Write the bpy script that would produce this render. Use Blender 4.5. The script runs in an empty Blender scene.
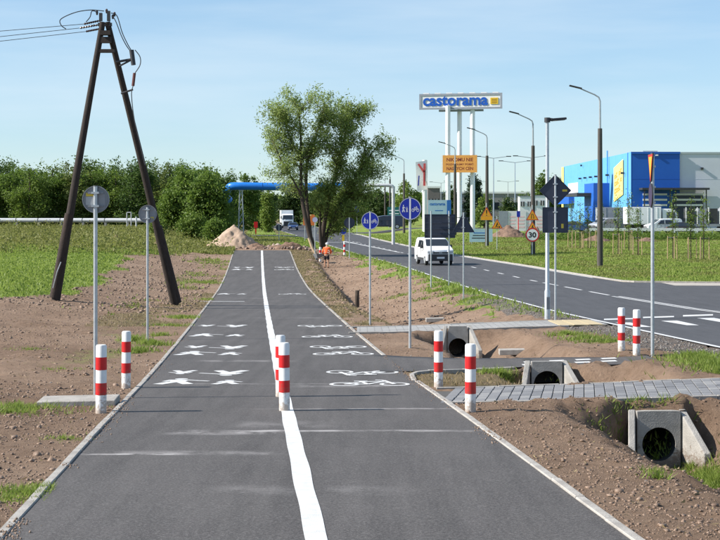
import bpy, bmesh, math, random
import numpy as np
from mathutils import Vector, Matrix

random.seed(7)
rng = np.random.default_rng(7)
R = math.radians
SC = bpy.context.scene
COL = SC.collection

# ------------------------------------------------------------------ camera, sky, sun, exposure
F, YH, CZ = 1430.0, 210.0, 3.7           # focal length (px of a 720 px wide picture), horizon row, eye height
cam_d = bpy.data.cameras.new('camera')
cam_d.sensor_width = 36.0
cam_d.lens = 36.0 * F / 720.0
cam_d.shift_y = -(270.0 - YH) / 720.0
cam_d.clip_start, cam_d.clip_end = 0.1, 8000.0
cam = bpy.data.objects.new('camera', cam_d)
COL.objects.link(cam)
cam.location = (0, 0, CZ)
cam.rotation_euler = (R(90), 0, 0)
SC.camera = cam

SUN_EL, SUN_AZ = R(35.0), R(-97.0)       # azimuth measured from +Y towards +X: the sun stands to the left
world = bpy.data.worlds.new('World'); SC.world = world; world.use_nodes = True
nt = world.node_tree; N = nt.nodes; L = nt.links
bg = N['Background']
sky = N.new('ShaderNodeTexSky'); sky.sky_type = 'NISHITA'; sky.sun_disc = False
sky.sun_elevation = SUN_EL; sky.sun_rotation = SUN_AZ
sky.air_density = 1.0; sky.dust_density = 0.0; sky.ozone_density = 2.2; sky.altitude = 100
tc = N.new('ShaderNodeTexCoord')
mp = N.new('ShaderNodeMapping'); mp.inputs['Scale'].default_value = (1.6, 1.6, 13.0)
mp.inputs['Rotation'].default_value = (0, R(-1.5), 0)
L.new(tc.outputs['Generated'], mp.inputs['Vector'])
cn = N.new('ShaderNodeTexNoise'); cn.inputs['Scale'].default_value = 2.1
cn.inputs['Detail'].default_value = 7; cn.inputs['Roughness'].default_value = 0.52
L.new(mp.outputs['Vector'], cn.inputs['Vector'])
cr = N.new('ShaderNodeValToRGB')
cr.color_ramp.elements[0].position = 0.42; cr.color_ramp.elements[0].color = (0, 0, 0, 1)
cr.color_ramp.elements[1].position = 0.78; cr.color_ramp.elements[1].color = (0.5, 0.5, 0.5, 1)
L.new(cn.outputs['Fac'], cr.inputs['Fac'])
cm = N.new('ShaderNodeMixRGB'); cm.inputs['Color2'].default_value = (3.0, 3.45, 3.8, 1)
L.new(cr.outputs['Color'], cm.inputs['Fac']); L.new(sky.outputs['Color'], cm.inputs['Color1'])
tint = N.new('ShaderNodeMixRGB'); tint.blend_type = 'MULTIPLY'; tint.inputs['Fac'].default_value = 1.0; tint.inputs['Color2'].default_value = (.77, .945, 1.11, 1)
gam = N.new('ShaderNodeGamma'); gam.inputs['Gamma'].default_value = 0.62   # thin veil of high cloud evens out the sky
L.new(sky.outputs['Color'], gam.inputs['Color']); L.new(gam.outputs['Color'], tint.inputs['Color1']); L.new(tint.outputs['Color'], cm.inputs['Color1'])
L.new(cm.outputs['Color'], bg.inputs['Color'])
bg.inputs['Strength'].default_value = 0.135

sd = bpy.data.lights.new('sun', 'SUN'); sd.energy = 4.4; sd.angle = R(0.55); sd.color = (1.0, 0.94, 0.86)
sun = bpy.data.objects.new('sun', sd); COL.objects.link(sun)
sun_dir = Vector((math.sin(SUN_AZ) * math.cos(SUN_EL), math.cos(SUN_AZ) * math.cos(SUN_EL), math.sin(SUN_EL)))
sun.rotation_euler = sun_dir.to_track_quat('Z', 'Y').to_euler()
sun.location = (-30, 0, 40)

SC.view_settings.view_transform = 'Standard'
SC.view_settings.look = 'None'
SC.view_settings.gamma = 1.0
SC.view_settings.exposure = 1.0
SC.render.engine = 'CYCLES'
SC.cycles.use_denoising = True
SC.cycles.max_bounces = 6
SC.cycles.transparent_max_bounces = 8

# ------------------------------------------------------------------ small helpers
def s2l(c):
    return tuple((x / 255 / 12.92) if x / 255 <= 0.04045 else ((x / 255 + 0.055) / 1.055) ** 2.4 for x in c)

MATS = {}
def mat(name, c1, c2=None, scale=3.0, rough=0.7, bump=0.0, bscale=None, metal=0.0, coords='Object', spec=0.4, stretch=None, coat=0.0):
    """plain principled surface whose colour drifts between two tones by noise"""
    if name in MATS: return MATS[name]
    m = bpy.data.materials.new(name); m.use_nodes = True
    n, l = m.node_tree.nodes, m.node_tree.links
    b = n['Principled BSDF']
    b.inputs['Roughness'].default_value = rough; b.inputs['Metallic'].default_value = metal
    b.inputs['Specular IOR Level'].default_value = spec
    b.inputs['Coat Weight'].default_value = coat
    t = n.new('ShaderNodeTexCoord')
    src = t.outputs[coords]
    if stretch:
        mpn = n.new('ShaderNodeMapping'); mpn.inputs['Scale'].default_value = stretch
        l.new(src, mpn.inputs['Vector']); src = mpn.outputs['Vector']
    if c2 is None: c2 = tuple(x * 0.8 for x in c1)
    nz = n.new('ShaderNodeTexNoise'); nz.inputs['Scale'].default_value = scale; nz.inputs['Detail'].default_value = 6
    nz.inputs['Roughness'].default_value = 0.6
    l.new(src, nz.inputs['Vector'])
    rp = n.new('ShaderNodeValToRGB'); rp.color_ramp.elements[0].position = 0.3; rp.color_ramp.elements[1].position = 0.7
    rp.color_ramp.elements[0].color = (*c1, 1); rp.color_ramp.elements[1].color = (*c2, 1)
    l.new(nz.outputs['Fac'], rp.inputs['Fac']); l.new(rp.outputs['Color'], b.inputs['Base Color'])
    if bump:
        nb = n.new('ShaderNodeTexNoise'); nb.inputs['Scale'].default_value = bscale or scale * 6; nb.inputs['Detail'].default_value = 5
        l.new(src, nb.inputs['Vector'])
        bp = n.new('ShaderNodeBump'); bp.inputs['Strength'].default_value = bump; bp.inputs['Distance'].default_value = 0.03
        l.new(nb.outputs['Fac'], bp.inputs['Height']); l.new(bp.outputs['Normal'], b.inputs['Normal'])
    MATS[name] = m
    return m

def leaf_mat(name, ca, cb, cc, trans=0.3):
    if name in MATS: return MATS[name]
    m = bpy.data.materials.new(name); m.use_nodes = True
    n, l = m.node_tree.nodes, m.node_tree.links
    n.remove(n['Principled BSDF'])
    g = n.new('ShaderNodeNewGeometry'); oi = n.new('ShaderNodeObjectInfo')
    mx = n.new('ShaderNodeMath'); mx.operation = 'MULTIPLY_ADD'; mx.inputs[1].default_value = 0.72
    ml = n.new('ShaderNodeMath'); ml.operation = 'MULTIPLY'; ml.inputs[1].default_value = 0.28
    l.new(oi.outputs['Random'], ml.inputs[0]); l.new(g.outputs['Random Per Island'], mx.inputs[0]); l.new(ml.outputs[0], mx.inputs[2])
    rp = n.new('ShaderNodeValToRGB')
    rp.color_ramp.elements[0].color = (*ca, 1); rp.color_ramp.elements[1].color = (*cc, 1)
    e = rp.color_ramp.elements.new(0.5); e.color = (*cb, 1)
    l.new(mx.outputs[0], rp.inputs['Fac'])
    d = n.new('ShaderNodeBsdfPrincipled'); d.inputs['Roughness'].default_value = 0.55; d.inputs['Specular IOR Level'].default_value = 0.3
    t = n.new('ShaderNodeBsdfTranslucent'); ms = n.new('ShaderNodeMixShader'); ms.inputs[0].default_value = trans
    l.new(rp.outputs['Color'], d.inputs['Base Color']); l.new(rp.outputs['Color'], t.inputs['Color'])
    l.new(d.outputs[0], ms.inputs[1]); l.new(t.outputs[0], ms.inputs[2])
    l.new(ms.outputs[0], n['Material Output'].inputs['Surface'])
    MATS[name] = m
    return m

def tag(o, label=None, cat=None, group=None, kind=None):
    if label: o['label'] = label
    if cat: o['category'] = cat
    if group: o['group'] = group
    if kind: o['kind'] = kind
    return o

def thing(name, label, cat, loc=(0, 0, 0), rz=0.0, group=None):
    o = bpy.data.objects.new(name, None); COL.objects.link(o)
    o.location = loc; o.rotation_euler = (0, 0, rz); o.empty_display_size = 0.3
    return tag(o, label, cat, group)

def children(o):
    return [c for c in COL.objects if c.parent == o]

def copy_tree(o, parent=None, kids=None):
    c = o.copy(); COL.objects.link(c); c.parent = parent
    for ch in o.children: copy_tree(ch, c)
    return c

def put(src, loc, rz=0.0, label=None, scale=None):
    c = copy_tree(src); c.location = loc; c.rotation_euler = (0, 0, rz)
    if scale is not None: c.scale = scale if isinstance(scale, tuple) else (scale,) * 3
    if label: c['label'] = label
    return c

class MB:
    """collects shapes; build() links them as ONE mesh object"""
    def __init__(s): s.v = []; s.f = []
    def add(s, vs, fs):
        o = len(s.v); s.v += [tuple(v) for v in vs]; s.f += [tuple(i + o for i in f) for f in fs]; return s
    def box(s, c, d, rz=0.0, taper=1.0, rot=None):
        x, y, z = d[0] / 2, d[1] / 2, d[2] / 2
        vs = [Vector(p) for p in ((-x, -y, -z), (x, -y, -z), (x, y, -z), (-x, y, -z), (-x * taper, -y * taper, z), (x * taper, -y * taper, z), (x * taper, y * taper, z), (-x * taper, y * taper, z))]
        M = rot if rot is not None else Matrix.Rotation(rz, 3, 'Z')
        return s.add([M @ v + Vector(c) for v in vs], [(0, 3, 2, 1), (4, 5, 6, 7), (0, 1, 5, 4), (1, 2, 6, 5), (2, 3, 7, 6), (3, 0, 4, 7)])
    def tube(s, pts, rad, n=8, cap=True):
        pts = [Vector(p) for p in pts]
        if not hasattr(rad, '__len__'): rad = [rad] * len(pts)
        vs = []; up = None
        for i, p in enumerate(pts):
            t = (pts[min(i + 1, len(pts) - 1)] - pts[max(i - 1, 0)])
            t = t.normalized() if t.length > 1e-9 else Vector((0, 0, 1))
            if up is None: up = Vector((1, 0, 0)) if abs(t.x) < 0.8 else Vector((0, 1, 0))
            a = (up - t * up.dot(t)); a = a.normalized() if a.length > 1e-6 else t.orthogonal().normalized()
            b = t.cross(a); up = a
            for k in range(n):
                w = 2 * math.pi * k / n
                vs.append(p + (a * math.cos(w) + b * math.sin(w)) * rad[i])
        fs = [(i * n + k, i * n + (k + 1) % n, (i + 1) * n + (k + 1) % n, (i + 1) * n + k) for i in range(len(pts) - 1) for k in range(n)]
        if cap:
            fs.append(tuple(range(n))[::-1]); fs.append(tuple((len(pts) - 1) * n + k for k in range(n)))
        return s.add(vs, fs)
    def prism(s, poly, p0, u, v, w, t):
        """2-D polygon (list of (a,b)) in the frame p0 + a*u + b*v, thickness t along w"""
        p0, u, v, w = Vector(p0), Vector(u), Vector(v), Vector(w)
        n = len(poly)
        a = [p0 + u * x + v * y for x, y in poly]
        vs = a + [q + w * t for q in a]
        fs = [tuple(range(n))[::-1], tuple(range(n, 2 * n))] + [(i, (i + 1) % n, n + (i + 1) % n, n + i) for i in range(n)]
        return s.add(vs, fs)
    def flat(s, poly, p0, u, v):
        p0, u, v = Vector(p0), Vector(u), Vector(v)
        return s.add([p0 + u * x + v * y for x, y in poly], [tuple(range(len(poly)))])
    def build(s, name, m, parent=None, smooth=False, bevel=0.0):
        me = bpy.data.meshes.new(name); me.from_pydata(s.v, [], s.f)
        bm = bmesh.new(); bm.from_mesh(me); bmesh.ops.recalc_face_normals(bm, faces=bm.faces); bm.to_mesh(me); bm.free()
        if smooth:
            me.polygons.foreach_set('use_smooth', [True] * len(me.polygons))
            try: me.set_sharp_from_angle(angle=R(40))
            except Exception: pass
        o = bpy.data.objects.new(name, me); COL.objects.link(o)
        if m: me.materials.append(m)
        if parent: o.parent = parent
        if bevel:
            md = o.modifiers.new('bevel', 'BEVEL'); md.width = bevel; md.segments = 2; md.limit_method = 'ANGLE'; md.angle_limit = R(35)
        return o

def mesh_np(name, v, f, m, parent=None, smooth=False):
    """numpy vertices (n,3) and faces (m,k) to one mesh object"""
    v = np.asarray(v, np.float32); f = np.asarray(f, np.int32); k = f.shape[1]
    me = bpy.data.meshes.new(name)
    me.vertices.add(len(v)); me.vertices.foreach_set('co', v.ravel())
    me.loops.add(f.size); me.loops.foreach_set('vertex_index', f.ravel())
    me.polygons.add(len(f)); me.polygons.foreach_set('loop_start', np.arange(0, f.size, k, dtype=np.int32))
    me.polygons.foreach_set('loop_total', np.full(len(f), k, np.int32))
    if smooth: me.polygons.foreach_set('use_smooth', np.ones(len(f), bool))
    me.update(calc_edges=True); me.validate()
    if m: me.materials.append(m)
    o = bpy.data.objects.new(name, me); COL.objects.link(o)
    if parent: o.parent = parent
    return o

def circle(n, r=1.0, cx=0.0, cy=0.0, a0=0.0):
    return [(cx + r * math.cos(a0 + 2 * math.pi * k / n), cy + r * math.sin(a0 + 2 * math.pi * k / n)) for k in range(n)]

def seg(a, b, w):
    ax, ay = a; bx, by = b; d = math.hypot(bx - ax, by - ay) or 1e-6
    nx, ny = -(by - ay) / d * w / 2, (bx - ax) / d * w / 2
    return [(ax + nx, ay + ny), (ax - nx, ay - ny), (bx - nx, by - ny), (bx + nx, by + ny)]

def ring_quads(cx, cy, r0, r1, n=20):
    a, b = circle(n, r0, cx, cy), circle(n, r1, cx, cy)
    return [[a[k], a[(k + 1) % n], b[(k + 1) % n], b[k]] for k in range(n)]

def text_mesh(name, body, w, h, m, parent, M, bold=0.0, depth=0.0):
    """lettering fitted into a box of w x h, placed by matrix M (x to the right, y up, z out)"""
    cu = bpy.data.curves.new('lettering', 'FONT'); cu.body = body; cu.size = 1.0; cu.align_x = 'CENTER'; cu.align_y = 'CENTER'
    cu.offset = bold; cu.extrude = depth; cu.resolution_u = 3
    ob = bpy.data.objects.new('lettering', cu); COL.objects.link(ob)
    dg = bpy.context.evaluated_depsgraph_get()
    me = bpy.data.meshes.new_from_object(ob.evaluated_get(dg))
    bpy.data.objects.remove(ob); bpy.data.curves.remove(cu)
    co = np.empty(len(me.vertices) * 3, np.float32); me.vertices.foreach_get('co', co); co = co.reshape(-1, 3)
    lo, hi = co.min(0), co.max(0); c = (lo + hi) / 2; sz = hi - lo
    out = []
    for p in co:
        q = M @ Vector(((p[0] - c[0]) * w / sz[0], (p[1] - c[1]) * h / sz[1], p[2]))
        out += list(q)
    me.vertices.foreach_set('co', out); me.update(); me.name = name
    me.materials.clear(); me.materials.append(m)
    o = bpy.data.objects.new(name, me); COL.objects.link(o); o.parent = parent
    return o

# ------------------------------------------------------------------ lie of the land
TY = np.arange(-20, 400.5, 0.5)
def table(pts, sm=5):
    y = np.array([p[0] for p in pts], float); x = np.array([p[1] for p in pts], float)
    t = np.interp(TY, y, x)
    k = np.hanning(2 * sm + 3)[1:-1]; k /= k.sum()
    tp = np.concatenate([2 * t[0] - t[1:sm + 1][::-1], t, 2 * t[-1] - t[-sm - 1:-1][::-1]])
    return np.convolve(tp, k, 'valid')
def ext(y): return np.clip(y, -20, 400)
T_ZP = table([(-20, 2.4), (0, 1.68), (10, 1.35), (15, 1.18), (19, 1.03), (25.5, .77), (33, .55), (42, .32), (54.5, .04), (64, -.17), (74, -.33), (84, -.33), (95, -.2), (106, .08), (118, .4), (130, .45), (160, .2), (200, 0), (400, 0)], 10)
T_XP = table([(-20, 1.9), (0, .45), (10, -.27), (15, -.68), (19, -.98), (25.5, -1.45), (42, -2.64), (54.5, -3.56), (74, -4.97), (95, -6.48), (118, -8.09), (200, -13.9), (400, -28)], 8)
T_ZR = table([(-20, 2.3), (0, 1.6), (20, 1.06), (26, .95), (37, .62), (48, .32), (60, .12), (75, 0), (95, 0), (120, -.1), (200, -.1), (400, 0)], 8)
T_ZF = table([(-20, 2.4), (0, 1.68), (10, 1.37), (19, 1.07), (30, .84), (40, .72), (52, .74), (80, .66), (118, .9), (150, 1.35), (180, 1.7), (210, 1.0), (240, .4), (400, .3)], 14)
T_XD = table([(-20, 8.0), (10, 5.3), (17, 4.65), (20.2, 4.22), (21.5, 4.1), (25.5, 3.35), (36.5, 2.5), (60, .35), (74, -.35), (97, -2.0), (120, -3.6), (200, -9), (400, -25)], 3)
def zpath(y): return np.interp(ext(y), TY, T_ZP)
C_XP = np.polyfit([10, 15, 19, 25.5, 42, 54.5, 74, 95, 118], [-.27, -.68, -.98, -1.45, -2.64, -3.56, -4.97, -6.48, -8.09], 3)
C_X1 = float(np.polyval(np.polyder(C_XP), 120)); C_X0 = float(np.polyval(np.polyder(C_XP), 10))
def xpath(y):
    y = np.asarray(y, float)
    return np.polyval(C_XP, np.clip(y, 10, 120)) + np.clip(y - 120, 0, 300) * C_X1 + np.minimum(y - 10, 0) * C_X0
def zroad(y): return np.interp(ext(y), TY, T_ZR)
def zfield(y): return np.interp(ext(y), TY, T_ZF)
def xditch(y): return np.interp(ext(y), TY, T_XD)
HW = 2.25                                               # half width of the path

def on_surf(px, py, zf):
    """point where the sight line through a pixel of the photograph meets a surface z = zf(Y)"""
    lo, hi = 3.0, 395.0
    g = lambda d: CZ - (py - YH) * d / F - float(zf(d))
    ds = np.linspace(lo, hi, 4000); vals = CZ - (py - YH) * ds / F - zf(ds)
    i = int(np.argmax(vals < 0)); d = ds[i]
    return ((px - 360) * d / F, d)

def fit(pix, deg, slope_far, slope_near):
    p = np.array([on_surf(x, y, zroad) for x, y in pix])
    c = np.polyfit(p[:, 1], p[:, 0], deg); y0, y1 = p[:, 1].min(), p[:, 1].max()
    def fn(y):
        y = np.asarray(y, float); yc = np.clip(y, y0, y1)
        return np.polyval(c, yc) + np.where(y > y1, (y - y1) * slope_far, 0) + np.where(y < y0, (y - y0) * slope_near, 0)
    return fn
xnear = fit([(353, 253), (384, 261), (410, 268.7), (432, 276.4), (463, 286), (499, 297), (540, 308.5), (602, 323), (640, 331), (720, 347)], 2, -.103, -.09)
xfar0 = fit([(362, 235.5), (389, 242), (420, 248), (456, 255), (500, 263), (544, 271), (582, 275), (625, 281)], 2, -.098, -.1)
xcen = fit([(400, 252.2), (471, 267.3), (502, 274), (533, 280), (560, 285.5), (640, 301), (720, 312.5)], 2, -.103, -.1)
def sstep(t): t = np.clip(t, 0, 1); return t * t * (3 - 2 * t)
def xfar(y):
    y = np.asarray(y, float)
    return xfar0(y) + 26 * sstep((73 - y) / 4.5)

def hash2(ix, iy, s):
    h = (ix.astype(np.int64) * 374761393 + iy.astype(np.int64) * 668265263 + s * 974711) & 0x7fffffff
    h = ((h ^ (h >> 13)) * 1274126177) & 0x7fffffff
    return ((h ^ (h >> 16)) & 0xffff) / 65535.0
def vnoise(x, y, s=0):
    x = np.asarray(x, float); y = np.asarray(y, float)
    ix, iy = np.floor(x), np.floor(y); fx, fy = x - ix, y - iy
    fx = fx * fx * (3 - 2 * fx); fy = fy * fy * (3 - 2 * fy); ix = ix.astype(np.int64); iy = iy.astype(np.int64)
    a, b, c, d = hash2(ix, iy, s), hash2(ix + 1, iy, s), hash2(ix, iy + 1, s), hash2(ix + 1, iy + 1, s)
    return (a * (1 - fx) + b * fx) * (1 - fy) + (c * (1 - fx) + d * fx) * fy
def fbm(x, y, s=0, o=4):
    r = 0; a = .5
    for k in range(o): r = r + a * vnoise(x * 2 ** k, y * 2 ** k, s + k); a *= .5
    return r / (1 - .5 ** o)

def zbase(X, Y):
    """land without the ditch and without roughness"""
    X = np.asarray(X, float); Y = np.asarray(Y, float)
    xc = xpath(Y); zp = zpath(Y); zr = zroad(Y); xr = xc + HW; xe = xnear(Y)
    left = zp + (zfield(Y) - zp) * sstep((xc - HW - X) / 10.0)
    t = np.clip((X - xr) / np.maximum(xe - xr, .5), 0, 1)
    mid = zp + (zr - zp) * sstep(t)
    rise = np.interp(Y, [0, 100, 130, 170, 230, 400], [0, 0, .15, 1.0, .8, .5])
    right = zr + rise * sstep((X - xfar(Y) - 3) / 8)
    z = np.where(X < xc, left, np.where(X < xe, mid, right))
    return np.where(Y > 400, z * np.clip(1 - (Y - 400) / 300, 0, 1), z)

# crossing paths over the ditch, as (front edge, back edge) rows along X
def frontA(X): return 20.15 + (X - 1.15) * .14
def backA(X): return 22.45 + (X - 1.15) * .14
def frontB(X): return np.interp(X, [.5, .95, 3.2, 4.8, 7.2], [26.0, 26.0, 26.5, 26.2, 26.6])
def backB(X): return np.interp(X, [.5, .9, 2.2, 4.0, 4.9, 7.2], [30.2, 29.8, 28.9, 28.3, 27.8, 28.4])
def frontC(X): return 38.0 + (X + .3) * .12
def backC(X): return 40.6 + (X + .3) * .12
def bank(Y, a, b, s): return sstep((Y - a + s) / s) * sstep((b + s - Y) / s)
def ditch(X, Y):
    xd = xditch(Y); xc = xpath(Y) + HW; xe = xnear(Y)
    D = np.interp(Y, [-20, 5, 17, 30, 45, 70, 100, 113, 118], [.6, .8, .98, .98, .8, .62, .42, .2, 0])
    w1 = np.interp(Y, [10, 17, 19.3, 20.6, 25, 45, 110], [2.2, 2.0, 1.7, 1.1, 1.0, 1.0, .8])
    w2 = np.interp(Y, [10, 30, 40, 46, 110], [1.5, 1.4, 1.6, 1.0, 1.0]) 
    w2 = np.where(Y > 42, np.maximum(1.2, (xe - xd) * .78), w2)
    s = X - xd
    prof = np.where(s < -.18, 1 - sstep((-s - .18) / w1), np.where(s > .18, 1 - np.clip((s - .18) / w2, 0, 1) ** 1.15, 1.0))
    prof = np.clip(prof, 0, 1)
    sw = .13 + .5 * sstep((np.abs(s + .02) - .42) / .5)
    fill = np.maximum(np.maximum(bank(Y, frontA(X) - .2 , backA(X) + .15, sw), bank(Y, frontB(X) - .45, backB(X) + .2, sw)), bank(Y, frontC(X) - .35, backC(X) + .2, .7))
    return D * prof * (1 - fill) * (X > xc) * (X < xe), prof

def footprint(X, Y):
    """1 inside anything paved (the soil is let down there so that it never pokes through)"""
    xc = xpath(Y)
    a = (np.abs(X - xc) < HW - .05) & (Y < 118.3)
    xe = xnear(Y)
    b = (X > xe + .1) & (X < xfar(Y) - .1)
    mid = (X > xc + HW - .2) & (X < xe + .3)
    c = mid & (Y > frontA(X) + .06) & (Y < backA(X) - .06)
    d = mid & (Y > frontB(X) + .1) & (Y < backB(X) - .1) & (X < 5.6)
    e = mid & (Y > frontC(X) + .06) & (Y < backC(X) - .06)
    f = (X > xfar(Y) - .3) & (Y > 229) & (Y < 240) & (X < 75)
    g = (X < xe + .3) & (X > -22) & (Y > 200) & (Y < 211)
    return a | b | c | d | e | f | g

def ground(X, Y, rough=True):
    X = np.asarray(X, float); Y = np.asarray(Y, float)
    z = zbase(X, Y); dd, prof = ditch(X, Y); z = z - dd
    xc = xpath(Y); fp = footprint(X, Y)
    if rough:
        edge = np.minimum(np.abs(np.abs(X - xc) - HW), 1.0)
        amp = np.clip(edge * 1.2, .05, 1) * (1 - .0 * fp)
        off = (X < xc - HW) | ((X > xc + HW) & (X < xnear(Y)))
        n1 = fbm(X * .55, Y * .45, 3) - .5; n2 = fbm(X * 2.6, Y * 2.2, 11) - .5; n3 = fbm(X * 8, Y * 7, 23, 2) - .5
        z = z + off * amp * (.11 * n1 + (.085 + .13 * (prof > .03) * (Y < 42)) * n2 + (.04 + .07 * (prof > .03) * (Y < 42)) * n3 * (Y < 60))
        z = z + (X > xfar(Y) + .3) * .12 * n1
        # worked soil banks beside the culverts
        for (bx, by, r, h) in ((6.3, 19.6, .7, .12), (3.0, 24.9, .6, .1), (5.0, 25.0, .9, .12), (4.7, 26.0, .45, .2), (5.3, 26.1, .4, .16), (5.6, 20.1, .4, .08), (2.6, 20.1, .5, .05)):
            z = z + h * np.exp(-((X - bx) ** 2 + (Y - by) ** 2) / r ** 2) * (.55 + .9 * n2)
        # excavator teeth marks raking down the bank towards the road
        rk = np.sin((Y - X * 2.2) * 2 * math.pi / 2.3 + 2 * n1)
        z = z - .07 * np.clip(rk - .55, 0, 1) * (prof > .05) * (prof < .9) * (X > xditch(Y)) * (Y > 43) * (Y < 112)
    # soil lies 2.5 cm lower than the paved edges
    z = z - .09 * fp - .012
    return z
CULV = [(4.213, 20.15, .36, 1.1, .868), (3.38, 25.85, .33, 1.1, .96), (2.53, 36.9, .32, 1.6, .70)]
def carve(X, Y, Z):
    """room for the pipes behind the culvert mouths"""
    for xh, yh, w, ln, _ in CULV:
        m = (np.abs(X - xh) < w) & (Y > yh + .03) & (Y < yh + ln)
        Z = np.where(m, Z - 1.5, Z)
    return Z
def gz(x, y): return float(ground(np.array([x]), np.array([y]))[0])

def hit(px, py, dmin=6.0, dmax=390.0):
    """point of the ground seen through a pixel"""
    ds = np.geomspace(dmin, dmax, 3500); X = (px - 360) * ds / F
    v = CZ - (py - YH) * ds / F - ground(X, ds, False)
    i = int(np.argmax(v < 0)) if (v < 0).any() else len(ds) - 1
    x, y = float(X[i]), float(ds[i])
    return Vector((x, y, gz(x, y)))
def at(px, py, d): return Vector(((px - 360) * d / F, d, CZ - (py - YH) * d / F))
def gat(px, d):
    x = (px - 360) * d / F
    return Vector((x, d, gz(x, d)))

# ------------------------------------------------------------------ ground sheet
def axis_y():
    ys = [-6.0]
    while ys[-1] < 5000:
        y = ys[-1]; ys.append(y + (.2 if y < 9 else .085 * max(1, y / 20) ** 1.38))
    return np.array(ys)
def axis_x():
    xs = [0.0]
    while xs[-1] < 4000:
        x = xs[-1]; xs.append(x + .1 * max(1.0, (x / 9)) ** 1.35)
    xs = np.array(xs); return np.concatenate([-xs[:0:-1], xs])
GX, GY = axis_x(), axis_y()
XX, YY = np.meshgrid(GX, GY)
ZZ = ground(XX, YY)
nv = XX.size; nc = len(GX); nr = len(GY)
idx = np.arange(nv).reshape(nr, nc)
quads = np.stack([idx[:-1, :-1], idx[:-1, 1:], idx[1:, 1:], idx[1:, :-1]], -1).reshape(-1, 4)

def weights(X, Y):
    """share of green grass, gravel and dry grass on the soil"""
    n = fbm(X * .7, Y * .35, 41); nf = fbm(X * 2.2, Y * 1.4, 57)
    xc = xpath(Y); xe = xnear(Y); xf = xfar(Y)
    # left meadow
    xb = np.interp(Y, [0, 46, 48, 61, 82, 98, 111, 114], [-60, -60, -11.6, -11.1, -13.4, -15.2, -13, 60])
    g = sstep((xb - X + (n - .5) * 3.2) / 1.2) * (X < xc - HW)
    # tufts on the bare field and by the kerb
    d = xc - HW - X
    strip = (X < xc - HW) * sstep((n - .52) / .08) * np.exp(-((d - 1.2) / 1.6) ** 2) * (Y > 25) * (Y < 105)
    g = np.maximum(g, .42 * strip)
    # behind the end of the path
    g = np.maximum(g, sstep((Y - 128 + 8 * (n - .5)) / 8) * (X < xe - .2))
    # right of the road
    g = np.maximum(g, (X > xf) * 1.0)
    # strip beside the road
    rs = xe - X
    g = np.maximum(g, (rs > 0) * (rs < 2.6) * (Y > 43) * sstep((nf * .6 + n * .5 - .46 + .16 * (1.1 - rs)) / .1) * (Y < 130))
    gravel = .72 * (rs > -.5) * (rs < .7 + 1.3 * n) * (X > xc + HW) * (Y < 66) * sstep((66 - Y) / 14)
    g = g * (1 - gravel * .8)
    # dry grass on the verge between path and ditch
    v = (X > xc + HW) * (X < xditch(Y) - .5) * (Y > 41)
    dry = v * sstep((n * .5 + nf * .6 - .38) / .25) + (X < xc - HW) * (d < 3.0) * (Y > 40) * .6 * sstep((n - .4) / .2)
    dry = np.maximum(dry, (g > .3) * (X < xc - HW) * sstep((Y - 100 + 40 * (n - .5)) / 20) * .85)
    dry = np.maximum(dry, (X > xf) * sstep((n - .42) / .2) * .55)
    dry = np.maximum(dry, (X > xc + HW) * (X < xditch(Y) - .3) * (Y > 23) * (Y < 26.2) * .6)
    return np.clip(g, 0, 1), np.clip(gravel, 0, 1), np.clip(dry, 0, 1)

gm = bpy.data.materials.new('ground_soil_and_grass'); gm.use_nodes = True
n, l = gm.node_tree.nodes, gm.node_tree.links
b = n['Principled BSDF']; b.inputs['Roughness'].default_value = .95; b.inputs['Specular IOR Level'].default_value = .12
geo = n.new('ShaderNodeNewGeometry')
def noise(scale, det=6, rough=.62, vec=None):
    q = n.new('ShaderNodeTexNoise'); q.inputs['Scale'].default_value = scale; q.inputs['Detail'].default_value = det; q.inputs['Roughness'].default_value = rough
    l.new(vec or geo.outputs['Position'], q.inputs['Vector']); return q.outputs['Fac']
def ramp(fac, stops):
    q = n.new('ShaderNodeValToRGB')
    while len(q.color_ramp.elements) < len(stops): q.color_ramp.elements.new(.5)
    for e, (p, c) in zip(q.color_ramp.elements, stops): e.position = p; e.color = (*c, 1)
    l.new(fac, q.inputs['Fac']); return q.outputs['Color']
def mixc(fac, a, c):
    q = n.new('ShaderNodeMixRGB'); l.new(fac, q.inputs['Fac']); l.new(a, q.inputs['Color1']); l.new(c, q.inputs['Color2']); return q.outputs['Color']
soil_f = ramp(noise(5.5, 11, .78), [(.3, (.14, .092, .062)), (.5, (.275, .187, .128)), (.72, (.40, .29, .21))])
soil_c = ramp(noise(.23, 4), [(.36, (.18, .118, .080)), (.64, (.385, .275, .20))])
mm = n.new('ShaderNodeMixRGB'); mm.inputs['Fac'].default_value = .45; l.new(soil_f, mm.inputs['Color1']); l.new(soil_c, mm.inputs['Color2'])
soil = mm.outputs['Color']
grass = ramp(noise(1.3, 8, .7), [(.3, (.11, .165, .03)), (.5, (.18, .245, .048)), (.72, (.29, .32, .085))])
dryc = ramp(noise(1.9, 8, .7), [(.3, (.10, .085, .04)), (.55, (.19, .155, .075)), (.75, (.26, .20, .115))])
grav = ramp(noise(14, 6, .8), [(.3, (.075, .066, .06)), (.5, (.15, .132, .118)), (.7, (.30, .27, .24))])
at_ = n.new('ShaderNodeAttribute'); at_.attribute_name = 'cover'
sp = n.new('ShaderNodeSeparateColor'); l.new(at_.outputs['Color'], sp.inputs['Color'])
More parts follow.
